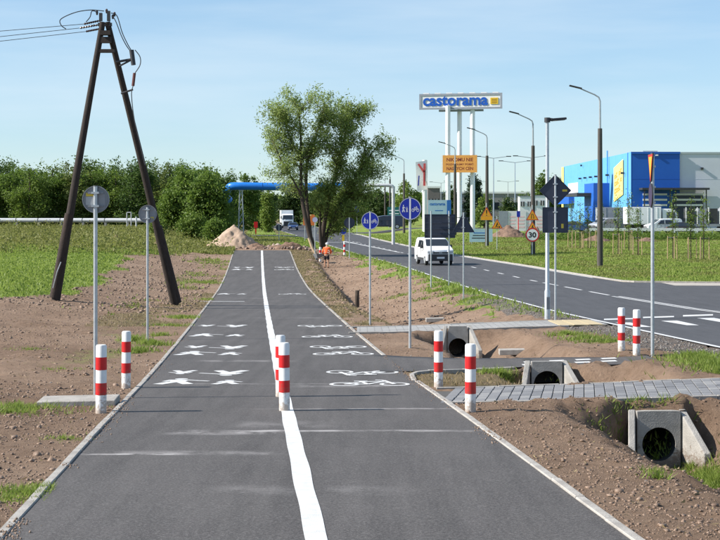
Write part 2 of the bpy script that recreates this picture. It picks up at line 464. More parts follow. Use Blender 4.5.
def edge(src, k):
    a = n.new('ShaderNodeMath'); a.operation = 'MULTIPLY_ADD'; a.inputs[1].default_value = 1.0
    nn = noise(5.5, 6, .75); s = n.new('ShaderNodeMath'); s.operation = 'MULTIPLY_ADD'; s.inputs[1].default_value = k; s.inputs[2].default_value = -k / 2
    l.new(nn, s.inputs[0]); l.new(src, a.inputs[0]); l.new(s.outputs[0], a.inputs[2])
    r = n.new('ShaderNodeMapRange'); r.inputs['From Min'].default_value = .25; r.inputs['From Max'].default_value = .75; l.new(a.outputs[0], r.inputs['Value'])
    return r.outputs[0]
c = mixc(edge(sp.outputs['Green'], 1.3), soil, grav)
c = mixc(edge(sp.outputs['Red'], 1.1), c, grass)
c = mixc(edge(sp.outputs['Blue'], 1.2), c, dryc)
l.new(c, b.inputs['Base Color'])
bp = n.new('ShaderNodeBump'); bp.inputs['Strength'].default_value = 1.0; bp.inputs['Distance'].default_value = .09
l.new(noise(9, 11, .82), bp.inputs['Height']); l.new(bp.outputs['Normal'], b.inputs['Normal'])

go = mesh_np('ground', np.stack([XX, YY, carve(XX, YY, ZZ)], -1).reshape(-1, 3), quads, gm, smooth=True)
tag(go, kind='structure')
wg, wv, wd = weights(XX, YY)
ca = go.data.attributes.new('cover', 'FLOAT_COLOR', 'POINT')
ca.data.foreach_set('color', np.stack([wg, wv, wd, np.ones_like(wg)], -1).astype(np.float32).ravel())

for xh, yh, w, ln, zt in CULV:      # soil lying over the pipes
    px_, py_ = np.meshgrid(np.linspace(xh - w - .11, xh + w + .11, 14), np.linspace(yh + .09, yh + ln + .1, 26))
    zf_ = np.minimum(ground(px_, py_ * 0 + yh + .38), zt + .27) ; k_ = sstep((py_ - yh - .1) / .26)
    pz_ = np.where(py_ < yh + .48, np.minimum(zt - .02, zf_) * (1 - k_) + zf_ * k_, ground(px_, py_)) + .012
    out_ = np.abs(px_ - xh) > w + .05; pz_ = np.where(out_, np.minimum(pz_, ground(px_, py_) - .03), pz_)
    ii = np.arange(px_.size).reshape(px_.shape)
    mesh_np('soil_cover', np.stack([px_, py_, pz_], -1).reshape(-1, 3), np.stack([ii[:-1, :-1], ii[:-1, 1:], ii[1:, 1:], ii[1:, :-1]], -1).reshape(-1, 4), gm, go, smooth=True)

# ------------------------------------------------------------------ asphalt, concrete, paint
def asphalt(name, lo, hi, bands=(), seedz=0.0):
    m = bpy.data.materials.new(name); m.use_nodes = True
    n, l = m.node_tree.nodes, m.node_tree.links; b = n['Principled BSDF']
    g = n.new('ShaderNodeNewGeometry'); P = g.outputs['Position']
    def nz(s, d=6, r=.6, vec=None):
        q = n.new('ShaderNodeTexNoise'); q.inputs['Scale'].default_value = s; q.inputs['Detail'].default_value = d; q.inputs['Roughness'].default_value = r
        l.new(vec or P, q.inputs['Vector']); return q.outputs['Fac']
    def rp(f, st):
        q = n.new('ShaderNodeValToRGB')
        while len(q.color_ramp.elements) < len(st): q.color_ramp.elements.new(.5)
        for e, (p, c) in zip(q.color_ramp.elements, st): e.position = p; e.color = (*c, 1)
        l.new(f, q.inputs['Fac']); return q.outputs['Color']
    mpn = n.new('ShaderNodeMapping'); mpn.inputs['Scale'].default_value = (3.2, .22, 1); mpn.inputs['Rotation'].default_value = (0, 0, R(-4)); l.new(P, mpn.inputs['Vector'])
    base = rp(nz(.55, 7, .65), [(.32, tuple(.82 * x for x in lo)), (.68, tuple(1.08 * x for x in hi))])
    streak = rp(nz(1.2, 5, .6, mpn.outputs['Vector']), [(.35, tuple(.8 * x for x in lo)), (.62, tuple(1.12 * x for x in hi))])
    grit = rp(nz(46, 6, .85), [(.38, (.022, .021, .021)), (.5, tuple((a + c) / 2 for a, c in zip(lo, hi))), (.64, (.24, .23, .22))])
    m1 = n.new('ShaderNodeMixRGB'); m1.inputs['Fac'].default_value = .55; l.new(base, m1.inputs['Color1']); l.new(streak, m1.inputs['Color2'])
    m2 = n.new('ShaderNodeMixRGB'); m2.inputs['Fac'].default_value = .45; l.new(m1.outputs[0], m2.inputs['Color1']); l.new(grit, m2.inputs['Color2'])
    col = m2.outputs[0]
    if bands:
        sx = n.new('ShaderNodeSeparateXYZ'); l.new(P, sx.inputs[0])
        wob = n.new('ShaderNodeMath'); wob.operation = 'MULTIPLY_ADD'; wob.inputs[1].default_value = .25; wob.inputs[2].default_value = -.125
        l.new(nz(.9, 3), wob.inputs[0])
        yy = n.new('ShaderNodeMath'); yy.operation = 'ADD'; l.new(sx.outputs['Y'], yy.inputs[0]); l.new(wob.outputs[0], yy.inputs[1])
        patch = rp(nz(1.7, 6, .7), [(.40, (0, 0, 0)), (.62, (1, 1, 1))])
        for (by, w, x0, x1, k) in bands:          # dried slurry left along the roller joints
            d = n.new('ShaderNodeMath'); d.operation = 'SUBTRACT'; l.new(yy.outputs[0], d.inputs[0]); d.inputs[1].default_value = by
            a = n.new('ShaderNodeMath'); a.operation = 'ABSOLUTE'; l.new(d.outputs[0], a.inputs[0])
            r = n.new('ShaderNodeMapRange'); r.inputs['From Min'].default_value = w; r.inputs['From Max'].default_value = w * .2; l.new(a.outputs[0], r.inputs['Value'])
            xr_ = n.new('ShaderNodeMapRange'); xr_.inputs['From Min'].default_value = x0; xr_.inputs['From Max'].default_value = x0 + .3; l.new(sx.outputs['X'], xr_.inputs['Value'])
            xs_ = n.new('ShaderNodeMapRange'); xs_.inputs['From Min'].default_value = x1; xs_.inputs['From Max'].default_value = x1 - .6; l.new(sx.outputs['X'], xs_.inputs['Value'])
            f = None
            for q in (r.outputs[0], xr_.outputs[0], xs_.outputs[0], patch):
                if f is None: f = q; continue
                mu = n.new('ShaderNodeMath'); mu.operation = 'MULTIPLY'; l.new(f, mu.inputs[0]); l.new(q, mu.inputs[1]); f = mu.outputs[0]
            mu = n.new('ShaderNodeMath'); mu.operation = 'MULTIPLY'; mu.inputs[1].default_value = k; l.new(f, mu.inputs[0])
            mx = n.new('ShaderNodeMixRGB'); l.new(mu.outputs[0], mx.inputs['Fac']); l.new(col, mx.inputs['Color1']); mx.inputs['Color2'].default_value = (.42, .40, .39, 1); col = mx.outputs[0]
    l.new(col, b.inputs['Base Color'])
    b.inputs['Roughness'].default_value = .82; b.inputs['Specular IOR Level'].default_value = .3
    bp = n.new('ShaderNodeBump'); bp.inputs['Strength'].default_value = .45; bp.inputs['Distance'].default_value = .008
    l.new(nz(95, 4, .7), bp.inputs['Height']); l.new(bp.outputs['Normal'], b.inputs['Normal'])
    MATS[name] = m
    return m
M_path = asphalt('asphalt_path', (.054, .049, .047), (.098, .090, .086),
                 bands=[(14.7, .07, -3.0, -1.5, 1.0), (14.8, .22, -2.6, -.6, .4), (16.6, .28, -2.3, -.6, .75), (16.75, .12, -1.6, 1.6, .7), (17.4, .5, -1.6, -.2, .3), (19.3, .09, -1.5, 1.6, .8), (23.4, .07, -3.2, 1.8, .5), (23.0, .35, -1.2, 1.2, .4), (28.6, .3, -3.4, -1.2, .4), (12.4, .35, -1.4, .6, .2), (46, .3, -4, -.6, .2), (62, .3, -6, -2, .25)])
M_road = asphalt('asphalt_road', (.044, .045, .050), (.072, .073, .080))
M_kerb = mat('concrete_kerb', (.40, .375, .34), (.26, .24, .215), 6, .85, .3, 60, coords='Object')
M_conc = mat('concrete_grey', (.38, .36, .33), (.24, .23, .21), 5, .85, .35, 50)
M_paint = mat('road_paint_white', (.68, .68, .67), (.50, .50, .49), 9, .6, .25, 120)
M_paver = mat('concrete_paver', (.235, .235, .24), (.17, .17, .175), 7, .85, .4, 90)
M_paver_l = mat('concrete_paver_light', (.34, .335, .32), (.25, .245, .235), 7, .85, .4, 60)

def strip(ys, x0, x1, zf, ncol=1):
    """sheet between two edge curves x0(y), x1(y)"""
    t = np.linspace(0, 1, ncol + 1)
    Y = np.repeat(ys[:, None], ncol + 1, 1); a, c = np.asarray(x0(ys), float)[:, None], np.asarray(x1(ys), float)[:, None]
    X = a + (c - a) * t[None, :]; Z = zf(X, Y)
    i = np.arange(X.size).reshape(X.shape)
    q = np.stack([i[:-1, :-1], i[:-1, 1:], i[1:, 1:], i[1:, :-1]], -1).reshape(-1, 4)
    return np.stack([X, Y, Z], -1).reshape(-1, 3), q
P_Z = lambda X, Y: zpath(Y)
v, q = strip(np.arange(-4, 118.01, .4), lambda y: xpath(y) - HW, lambda y: xpath(y) + HW, P_Z, 4)
path = tag(mesh_np('cycle_path', v, q, M_path, smooth=True), kind='structure')

# far end of the sheet: the asphalt has a raw edge 6 cm thick
MB().box((float(xpath(118)), 118.02, float(zpath(118)) - .06), (2 * HW, .05, .1)).build('raw_edge', M_path, path)

# painted centre line of the path with slightly uneven edges
ys = np.arange(-4, 117.6, .3)
wob = lambda y, s: .004 * np.sin(y * 2.7 + s) + .012 * (vnoise(y * .8, y * 0 + s, 5) - .5)
v, q = strip(ys, lambda y: xpath(y) - .085 + wob(y, 1), lambda y: xpath(y) + .085 + wob(y, 2.3), lambda X, Y: zpath(Y) + .004)
mesh_np('centre_line', v, q, M_paint, path)

# kerb stones, one metre each, on both edges of the path
def kerb_run(pts, parent, mtl, w=.085, h=.22, name='kerb_stone', step=1.0, top=.018):
    pts = [Vector(p) for p in pts]; cum = [0]
    for a, b_ in zip(pts, pts[1:]): cum.append(cum[-1] + (b_ - a).length)
    def P(s):
        for i in range(len(pts) - 1):
            if s <= cum[i + 1] or i == len(pts) - 2:
                t = (s - cum[i]) / max(cum[i + 1] - cum[i], 1e-6); return pts[i].lerp(pts[i + 1], t)
    s = 0; out = []
    key = f'{name}_{w}_{step}_{mtl.name}'
    me = bpy.data.meshes.get(key)
    if me is None:
        mb = MB(); mb.box((0, 0, 0), (w, step - .012, h)); o = mb.build(key, mtl); me = o.data; me.name = key
        bm = bmesh.new(); bm.from_mesh(me); bmesh.ops.bevel(bm, geom=[e for e in bm.edges if e.verts[0].co.z > 0 and e.verts[1].co.z > 0], offset=.008, segments=1, affect='EDGES'); bm.to_mesh(me); bm.free()
        bpy.data.objects.remove(o)
    while s + step * .6 <= cum[-1]:
        e = min(s + step, cum[-1]); a, b_ = P(s), P(e); m_ = (a + b_) / 2; d = b_ - a
        o = bpy.data.objects.new(name, me); COL.objects.link(o); o.parent = parent
        jit = random.uniform(-.006, .006)
        o.location = (m_.x, m_.y, m_.z + top - h / 2 + jit)
        o.rotation_euler = (math.atan2(d.z, math.hypot(d.x, d.y)), 0, math.atan2(-d.x, d.y) + random.uniform(-.006, .006))
        out.append(o); s += step
    return out
kerb_run([(float(xpath(y)) - HW - .04, y, float(zpath(y))) for y in np.arange(6, 118, 1.0)], path, M_kerb)
near_pts = [(float(xpath(y)) + HW + .04, y, float(zpath(y))) for y in np.arange(6, 24.6, 1.0)]
kerb_run(near_pts, path, M_kerb)
# rounded corner into the asphalt branch
x0 = float(xpath(24.6)) + HW + .04
cx_, cy_, rr = x0 + .62, 25.3, .62
arc = [(x0, 24.0, float(zpath(24)))] + [(cx_ + rr * math.cos(a), cy_ + rr * math.sin(a), float(zbase(cx_, cy_))) for a in np.linspace(math.pi, math.pi / 2, 7)]
arc2 = [(x, float(frontB(x)) - .02, float(zbase(x, float(frontB(x))))) for x in np.arange(1.6, 3.3, .3)]
kerb_run(arc, path, M_kerb, step=.33)
kerb_run([arc[-1]] + arc2, path, M_kerb, step=.5)
kerb_run([(float(xpath(y)) + HW + .04, y, float(zpath(y))) for y in np.arange(30.1, 118, 1.0)], path, M_kerb)

# bicycle and pedestrian marks
def bike2d():
    P = []
    P += ring_quads(-.40, .24, .18, .245) + ring_quads(.40, .24, .18, .245)
    w = .075
    bb, st, hd, fw, rw = (-.03, .24), (-.13, .58), (.25, .62), (.40, .24), (-.40, .24)
    for a, c in ((rw, bb), (bb, st), (st, hd), (bb, hd), (rw, (-.12, .52)), (fw, (.23, .76)), ((.23, .76), (.10, .80)), ((-.25, .64), (-.03, .64)), ((-.13, .56), (-.14, .65))):
        P.append(seg(a, c, w))
    return P
def ped2d(x0, s, arm):
    P = [circle(12, .11 * s, x0, .97 * s)]
    P.append([(x0 - .16 * s, .82 * s), (x0 - .11 * s, .40 * s), (x0 + .11 * s, .40 * s), (x0 + .16 * s, .82 * s)])
    P.append(seg((x0 - .05 * s, .46 * s), (x0 - .25 * s, .0), .18 * s)); P.append(seg((x0 + .05 * s, .46 * s), (x0 + .23 * s, .02), .18 * s))
    P.append(seg((x0 - .13 * s, .78 * s), (x0 - .22 * s, .50 * s), .09 * s)); P.append(seg((x0 + .10 * s, .78 * s), (x0 + arm * s, .56 * s), .08 * s))
    return P
PED = ped2d(-.40, 1.0, .50) + ped2d(.42, .72, .32)
BIKE = [[(x, y) for x, y in p] for p in bike2d()]
def mark(name, shapes, px, py, rot, sx, sy):
    X, Y = on_surf(px, py, zpath)
    slope = (float(zpath(Y + .5)) - float(zpath(Y - .5)))
    k = 1 if not rot else -1
    mb = MB(); e = 0
    for p in shapes:
        ps = [(k * x * sx, k * (y - .45) * sy) for x, y in p]
        a = sum(ps[i][0] * ps[(i + 1) % len(ps)][1] - ps[(i + 1) % len(ps)][0] * ps[i][1] for i in range(len(ps)))
        if a < 0: ps = ps[::-1]
        e += 1
        mb.add([(X + a_, Y + b_, float(zpath(Y + b_)) + .004 + e * .00008) for a_, b_ in ps], [tuple(range(len(ps)))])
    o = mb.build(name, M_paint, path)
    return o
for px, py, r in ((369.4, 383, 0), (362.4, 374, 1), (343.5, 353.4, 0), (338, 348, 1), (327.5, 336.2, 0), (319.6, 326.5, 1), (292.6, 294, 0), (284.3, 269.6, 0), (284, 267.6, 1)):
    mark('bicycle_symbol', BIKE, px, py, r, 1.02, 1.45)
for px, py, r in ((202, 382.3, 0), (206, 372.8, 1), (210.6, 353.5, 0), (214, 347.4, 1), (219, 335.4, 0), (221, 326, 1), (233, 294, 0), (243, 269.6, 0), (243, 267.6, 1)):
    mark('pedestrian_symbol', PED, px, py, r, 1.03, 1.1)
# thin lime line by the left edge
X, Y = on_surf(214, 301.6, zpath)
MB().box((X + .25, Y, float(zpath(Y)) + .004), (2.0, .14, .004)).build('chalk_line', M_paint, path)

# asphalt branch towards the road crossing
xs = np.linspace(.3, 5.6, 24)
vv, qq = [], []
for i, x in enumerate(xs):
    f0, b0 = float(frontB(x)), float(backB(x))
    for j in range(7):
        y = f0 + (b0 - f0) * j / 6; xx = x if x > .9 else max(x, float(xpath(y)) + HW - .4)
        vv.append((xx, y, float(zbase(xx, y)) + .006))
for i in range(len(xs) - 1):
    for j in range(6): a = i * 7 + j; qq.append((a, a + 7, a + 8, a + 1))
for edge_ in (0, 6):              # the sheet has a thickness along both edges
    o_ = len(vv)
    for i in range(len(xs)): x_, y_, z_ = vv[i * 7 + edge_]; vv.append((x_, y_, z_ - .3))
    for i in range(len(xs) - 1): qq.append((i * 7 + edge_, (i + 1) * 7 + edge_, o_ + i + 1, o_ + i))
branch = tag(mesh_np('cycle_path_branch', vv, qq, M_path, smooth=True), kind='structure')
for k in range(7):
    for y, o in ((26.75, 0), (27.35, .1)):
        x = 3.05 + k * .5
        if x > 5.0 or (k % 2 and o == 0 and k > 4): continue
        MB().add([(x + dx + o, y + dy + .02 * k, float(zbase(x + dx + o, y + dy)) + .0105) for dx, dy in ((0, 0), (.28, 0), (.28, .26), (0, .26))], [(0, 1, 2, 3)]).build('painted_block', M_paint, branch)

# near footpath of grey pavers, laid stone by stone
foot = MB()
def zA(x, y): return float(zbase(x, y))
ax0, ax1 = 1.12, 7.4
vs, fs = [], []
for i, x in enumerate(np.linspace(ax0, ax1, 22)):
    for k, fn in enumerate((frontA, backA)):
        y = float(fn(x)); vs.append((x, y, zA(x, y) - .035))
for i in range(21): fs.append((2 * i, 2 * i + 2, 2 * i + 3, 2 * i + 1))
footA = tag(mesh_np('paved_footpath', vs, fs, mat('sand_joint', (.10, .095, .09), (.06, .058, .055), 20, .95)), kind='structure')
W, D = .16, .295
mbp = MB(); ang = math.atan(.28)
poly = [(-W / 2 + .006, -D / 2 + .006), (W / 2 - .006, -D / 2 + .006), (W / 2 - .006, D / 2 - .006), (-W / 2 + .006, D / 2 - .006)]
# skewed stones: their cross joints lean to the right as the laid courses do
sk = lambda a, c: (a + .16 * c, c + .14 * a)
lowp = [sk(*p) for p in poly]; top = [sk(x * .94, y * .96) for x, y in poly]
mbp.add([(x, y, -.06) for x, y in lowp] + [(x, y, -.006) for x, y in lowp] + [(x, y, 0) for x, y in top],
        [(0, 1, 5, 4), (1, 2, 6, 5), (2, 3, 7, 6), (3, 0, 4, 7), (4, 5, 9, 8), (5, 6, 10, 9), (6, 7, 11, 10), (7, 4, 8, 11), (8, 9, 10, 11)])
tmp = mbp.build('paver', M_paver); pme = tmp.data; bpy.data.objects.remove(tmp)
pme2 = pme.copy(); pme2.materials.clear(); pme2.materials.append(mat('concrete_paver_worn', (.29, .285, .28), (.21, .21, .21), 7, .85, .4, 90))
pme3 = pme.copy(); pme3.materials.clear(); pme3.materials.append(mat('concrete_paver_dark', (.19, .192, .2), (.145, .145, .15), 7, .85, .4, 90))
ncol = int((ax1 - ax0 - .3) / W)
for i in range(ncol):
    for j in range(7):
        yb = .165 + j * .33
        x = ax0 + .16 + i * W + .16 * (yb - 1.1) + .1
        y = float(frontA(x)) + yb
        if x < ax0 + .1 : continue
        o = bpy.data.objects.new('paver', random.choice((pme, pme, pme, pme2, pme3))); COL.objects.link(o); o.parent = footA
        o.location = (x, y, zA(x, y) + .012 + random.uniform(-.004, .004)); o.scale = (1, .33 / .295, 1)
        o.rotation_euler = (random.uniform(-.008, .008) - .03, random.uniform(-.008, .008) - .02, 0)
kerb_run([(x, float(frontA(x)) - .05, zA(x, float(frontA(x)))) for x in np.arange(1.2, 7.3, 1.0)], footA, M_kerb, w=.06)
kerb_run([(x, float(backA(x)) + .05, zA(x, float(backA(x)))) for x in np.arange(1.2, 7.3, 1.0)], footA, M_kerb, w=.06)

# far footpath of light pavers
vs, fs = [], []
xsC = np.linspace(float(xpath(39)) + HW + .1, 6.75, 26)
for x in xsC:
    for k in range(5):
        y = float(frontC(x)) + (float(backC(x)) - float(frontC(x))) * k / 4; vs.append((x, y, float(zbase(x, y)) + .02))
for i in range(len(xsC) - 1):
    for k in range(4): a = i * 5 + k; fs.append((a, a + 5, a + 6, a + 1))
footC = tag(mesh_np('light_footpath', vs, fs, M_paver_l), kind='structure')
bn = M_paver_l.node_tree
br = bn.nodes.new('ShaderNodeTexBrick'); br.inputs['Scale'].default_value = 1.0; br.inputs['Brick Width'].default_value = .4; br.inputs['Row Height'].default_value = .2; br.inputs['Mortar Size'].default_value = .012
br.inputs['Color1'].default_value = (.36, .355, .34, 1); br.inputs['Color2'].default_value = (.27, .265, .255, 1); br.inputs['Mortar'].default_value = (.12, .115, .11, 1)
tcn = bn.nodes.new('ShaderNodeTexCoord'); bn.links.new(tcn.outputs['Object'], br.inputs['Vector']); bn.links.new(br.outputs['Color'], bn.nodes['Principled BSDF'].inputs['Base Color'])
kerb_run([(x, float(frontC(x)) - .05, float(zbase(x, float(frontC(x))))) for x in np.arange(-.3, 6.6, 1.0)], footC, M_kerb, w=.07, top=.035)
kerb_run([(x, float(backC(x)) + .05, float(zbase(x, float(backC(x))))) for x in np.arange(-.4, 6.6, 1.0)], footC, M_kerb, w=.07, top=.035)
M_tact = mat('tactile_yellow', (.50, .41, .25), (.42, .34, .21), 8, .8, .3, 40)
for i in range(3):
    for j in range(6):
        x = 5.6 + i * .4; y = float(frontC(x)) + .2 + j * .4
        MB().box((x, y, float(zbase(x, y)) + .02), (.38, .38, .03)).build('tactile_slab', M_tact, footC)

# ------------------------------------------------------------------ the road
R_Z = lambda X, Y: zroad(Y)
ysr = np.concatenate([np.arange(-6, 130, .8), np.arange(130, 395, 4)])
v, q = strip(ysr, xnear, xfar, R_Z, 6)
road = tag(mesh_np('main_road', v, q, M_road, smooth=True), kind='structure')
v, q = strip(np.arange(-6, 392, 1.0), lambda y: xnear(y) + .02, lambda y: xnear(y) + .15, lambda X, Y: zroad(Y) + .004)
mesh_np('edge_line', v, q, M_paint, road)
v, q = strip(np.arange(78, 392, 1.0), lambda y: xfar(y) - .24, lambda y: xfar(y) - .10, lambda X, Y: zroad(Y) + .004)
mesh_np('edge_line', v, q, M_paint, road)
# far kerb
kerb_run([(float(xfar(y)) + .08, y, float(zroad(y)) + .06) for y in np.arange(75.5, 225, 2.0)], road, M_kerb, w=.15, step=2.0, name='kerb_stone')
kerb_run([(float(xfar(y)) + .08, y, float(zroad(y)) + .06) for y in np.linspace(75.5, 69.2, 14)], road, M_kerb, w=.15, step=1.0)
# concrete apron in the mouth of the shop entrance
xa = np.linspace(15.2, 34, 12); vs = []; fs = []
for x in xa:
    t = (x - 15.2) / 18.8
    for k in range(3):
        y = 69.0 + k * 2.2 - 1.2 * t; vs.append((x, y, float(zroad(y)) + .008 + .0 * k))
for i in range(11):
    for k in range(2): a = i * 3 + k; fs.append((a, a + 3, a + 4, a + 1))
tag(mesh_np('concrete_apron', vs, fs, mat('apron_concrete', (.42, .38, .33), (.33, .30, .26), 1.2, .85, .3, 40)), kind='structure')
# centre marks
def road_quad(x0, x1, y0, y1, name='lane_dash', skew=0.0):
    """paint between two rows; x given relative to the centre line"""
    ys = np.linspace(y0, y1, 5)
    v, q = strip(ys, lambda y: xcen(y) + x0, lambda y: xcen(y) + x1, lambda X, Y: zroad(Y) + .004)
    return mesh_np(name, v, q, M_paint, road)
y = 60.0
while y < 72: road_quad(-.07, .07, y, y + 3.2); y += 4.6
while y < 190: road_quad(-.07, .07, y, y + 1.6); y += 4.4
road_quad(-.19, -.07, 20, 59, 'lane_line'); road_quad(.07, .19, 20, 59, 'lane_line')
# zebra and cycle crossing
def paint_pix(pix, name):
    pts = [on_surf(x, y_, zroad) for x, y_ in pix]
    MB().add([(x, y_, float(zroad(y_)) + .0045) for x, y_ in pts], [(0, 1, 2, 3)]).build(name, M_paint, road)
for x0, x1, yb, yt in ((615, 652, 327.2, 322.6), (661, 699, 325.4, 319.8), (697, 736, 322.6, 318.0), (737, 772, 320.2, 316)):
    paint_pix([(x0, yb - 4.4), (x0 + 26, yb), (x1, yb), (x1 - 22, yb - 4.6)], 'zebra_stripe')
for x0, x1, y0 in ((604, 638, 319.6), (643, 674, 317.7), (683, 713, 316.0), (722, 750, 314.6)):
    paint_pix([(x0, y0 - .7), (x0, y0 + .7), (x1, y0 - .3), (x1, y0 - 1.6)], 'crossing_dash')
# side roads far behind
v, q = strip(np.arange(229, 240.1, 1.0), lambda y: xfar(y) - .5, lambda y: y * 0 + 75, lambda X, Y: np.maximum(zroad(Y), zbase(X, Y)) + .02, 30)
tag(mesh_np('side_road', v, q, M_road), kind='structure')
v, q = strip(np.arange(200, 211.1, 1.0), lambda y: y * 0 - 22, lambda y: xnear(y) + .5, lambda X, Y: np.maximum(zbase(X, Y), zroad(Y)) + .02, 24)
tag(mesh_np('side_road', v, q, M_paver_l if False else M_road), kind='structure')
# traffic island paint
road_quad(-4.2, .5, 168, 168.6, 'stop_line'); 
v, q = strip(np.arange(128, 175, 2.0), lambda y: xcen(y) - .2 - (y - 128) * .02, lambda y: xcen(y) - .02 - (y - 128) * .016, lambda X, Y: zroad(Y) + .005)
mesh_np('lane_line', v, q, M_paint, road)

# ------------------------------------------------------------------ common materials of the things
M_white = mat('white_plastic', (.80, .80, .80), (.66, .66, .65), 6, .45)
M_red = mat('red_reflective', (.62, .018, .02), (.5, .012, .015), 10, .4)
M_galv = mat('galvanised_steel', (.52, .55, .57), (.40, .43, .45), 14, .42, metal=.55)
M_galvd = mat('sign_back_grey', (.24, .255, .275), (.19, .20, .22), 6, .5, metal=.3)
M_blue = mat('sign_blue', (.010, .028, .36), (.008, .022, .30), 4, .35)
M_white_s = mat('sign_white', (.8, .8, .8), (.72, .72, .72), 6, .4)
M_yel = mat('sign_orange_yellow', (.82, .36, .02), (.74, .32, .02), 6, .4)
M_black = mat('black_print', (.012, .012, .014), (.02, .02, .02), 6, .5)
M_dark = mat('dark_metal', (.03, .031, .034), (.05, .05, .055), 8, .5)
M_glass = mat('dark_glass', (.012, .016, .022), (.02, .026, .034), 2, .08, spec=.8)
M_rubber = mat('tyre_rubber', (.018, .018, .018), (.03, .03, .03), 12, .85)
M_navy = mat('sign_back_navy', (.045, .055, .085), (.035, .042, .065), 6, .5, metal=.2)

# ------------------------------------------------------------------ bollards
M_bol = mat('bollard_white', (.78, .78, .77), (.66, .66, .64), 6, .5)
def splash(m, zmax, dirt):
    """mud splashes of their own ragged shape on the lowest part"""
    n, l = m.node_tree.nodes, m.node_tree.links; b = n['Principled BSDF']; src = b.inputs['Base Color'].links[0].from_socket
    tcx = n.new('ShaderNodeTexCoord'); sx = n.new('ShaderNodeSeparateXYZ'); l.new(tcx.outputs['Object'], sx.inputs[0])
    oi = n.new('ShaderNodeObjectInfo'); va = n.new('ShaderNodeVectorMath'); l.new(tcx.outputs['Object'], va.inputs[0]); l.new(oi.outputs['Location'], va.inputs[1])
    nz = n.new('ShaderNodeTexNoise'); nz.inputs['Scale'].default_value = 16; nz.inputs['Detail'].default_value = 7; nz.inputs['Roughness'].default_value = .75; l.new(va.outputs[0], nz.inputs['Vector'])
    mr = n.new('ShaderNodeMapRange'); mr.inputs['From Min'].default_value = 0; mr.inputs['From Max'].default_value = zmax; mr.inputs['To Min'].default_value = .34; mr.inputs['To Max'].default_value = .72; l.new(sx.outputs['Z'], mr.inputs['Value'])
    gt = n.new('ShaderNodeMath'); gt.operation = 'SUBTRACT'; l.new(nz.outputs['Fac'], gt.inputs[0]); l.new(mr.outputs[0], gt.inputs[1])
    sc = n.new('ShaderNodeMapRange'); sc.inputs['From Max'].default_value = .12; sc.inputs['To Max'].default_value = .75; l.new(gt.outputs[0], sc.inputs['Value'])
    mx = n.new('ShaderNodeMixRGB'); mx.inputs['Color2'].default_value = (*dirt, 1); l.new(sc.outputs[0], mx.inputs['Fac']); l.new(src, mx.inputs['Color1']); l.new(mx.outputs[0], b.inputs['Base Color'])
splash(M_bol, .45, (.30, .22, .16)); splash(M_conc, .5, (.13, .09, .062)); splash(M_red, .9, (.26, .06, .045))
def make_bollard():
    t = thing('bollard', '', 'bollard', group='red and white bollards')
    r = .072
    prof = [(r, -.08), (r, .885), (r - .012, .905), (0.001, .908)]
    n_ = 24
    def lathe(pr, name, m, par):
        mb = MB(); vs = [(a * math.cos(2 * math.pi * k / n_), a * math.sin(2 * math.pi * k / n_), z) for a, z in pr for k in range(n_)]
        fs = [(i * n_ + k, i * n_ + (k + 1) % n_, (i + 1) * n_ + (k + 1) % n_, (i + 1) * n_ + k) for i in range(len(pr) - 1) for k in range(n_)]
        mb.add(vs, fs); return mb.build(name, m, par, smooth=True)
    lathe(prof, 'post', M_bol, t)
    for z0, z1 in ((.245, .405), (.575, .745)):
        lathe([(r - .01, z0), (r + .002, z0 + .001), (r + .002, z1 - .001), (r - .01, z1)], 'red_band', M_red, t)
    return t
B0 = make_bollard()
bl = [((284.5, 411), 'p', 'red and white bollard on the white centre line, nearer the pale joint'),
      ((280.5, 397), 'p', 'red and white bollard on the centre line, half hidden behind another bollard'),
      ((470.5, 412), 'g', 'red and white bollard in soil at the near edge of the grey paver path'),
      ((438.5, 387), 'g', 'red and white bollard between the grey paver path and the asphalt branch'),
      ((101, 413), 'g', 'red and white bollard beside the concrete slab lying in the field'),
      ((126, 388.5), 'g', 'red and white bollard on bare soil beyond the concrete slab'),
      ((621.5, 353), 'g', 'red and white bollard on the asphalt branch, farther from the yield sign pole'),
      ((636.5, 356.5), 'g', 'red and white bollard on the asphalt branch right beside the yield sign pole')]
for i, ((px, py), how, lab) in enumerate(bl):
    o = B0 if i == 0 else copy_tree(B0)
    if how == 'p': x, y = on_surf(px, py, zpath); p = (x, y, float(zpath(y)))
    else:
        p = hit(px, py); p = (p.x, p.y, float(zbase(p.x, p.y)) if i >= 6 else p.z)
    o.location = p; o.rotation_euler = (random.uniform(-.012, .012), random.uniform(-.012, .012), random.uniform(0, 6)); o['label'] = lab

# ------------------------------------------------------------------ signs
X_, Y_, Z_ = Vector((1, 0, 0)), Vector((0, 1, 0)), Vector((0, 0, 1))
def plate(t, poly, z, name, m_front, m_back, y=-.035, thick=.003, rim=None, facing=-1):
    """sheet-metal sign plate in the X-Z plane; facing -1 shows its front to -Y"""
    mb = MB(); mb.prism(poly, (0, y, z), X_, Z_, Y_, thick); o = mb.build(name, m_back, t)
    f = MB(); yy = y - .002 if facing < 0 else y + thick + .002
    f.flat(poly if facing < 0 else poly[::-1], (0, yy, z), X_, Z_); f.build('sign_face', m_front, o)
    n_ = len(poly); r = MB()
    for i in range(n_):   # folded rim
        a, b_ = poly[i], poly[(i + 1) % n_]
        r.prism(seg(a, b_, .012), (0, y - .004 if facing < 0 else y - .018, z), X_, Z_, Y_, .026)
    r.build('rim', m_back, o)
    return o
def prints(o, shapes, z, y, m, name='print', inc=0.0):
    mb = MB()
    for p in shapes: mb.flat(p, (0, y, z), X_, Z_)
    return mb.build(name, m, o)
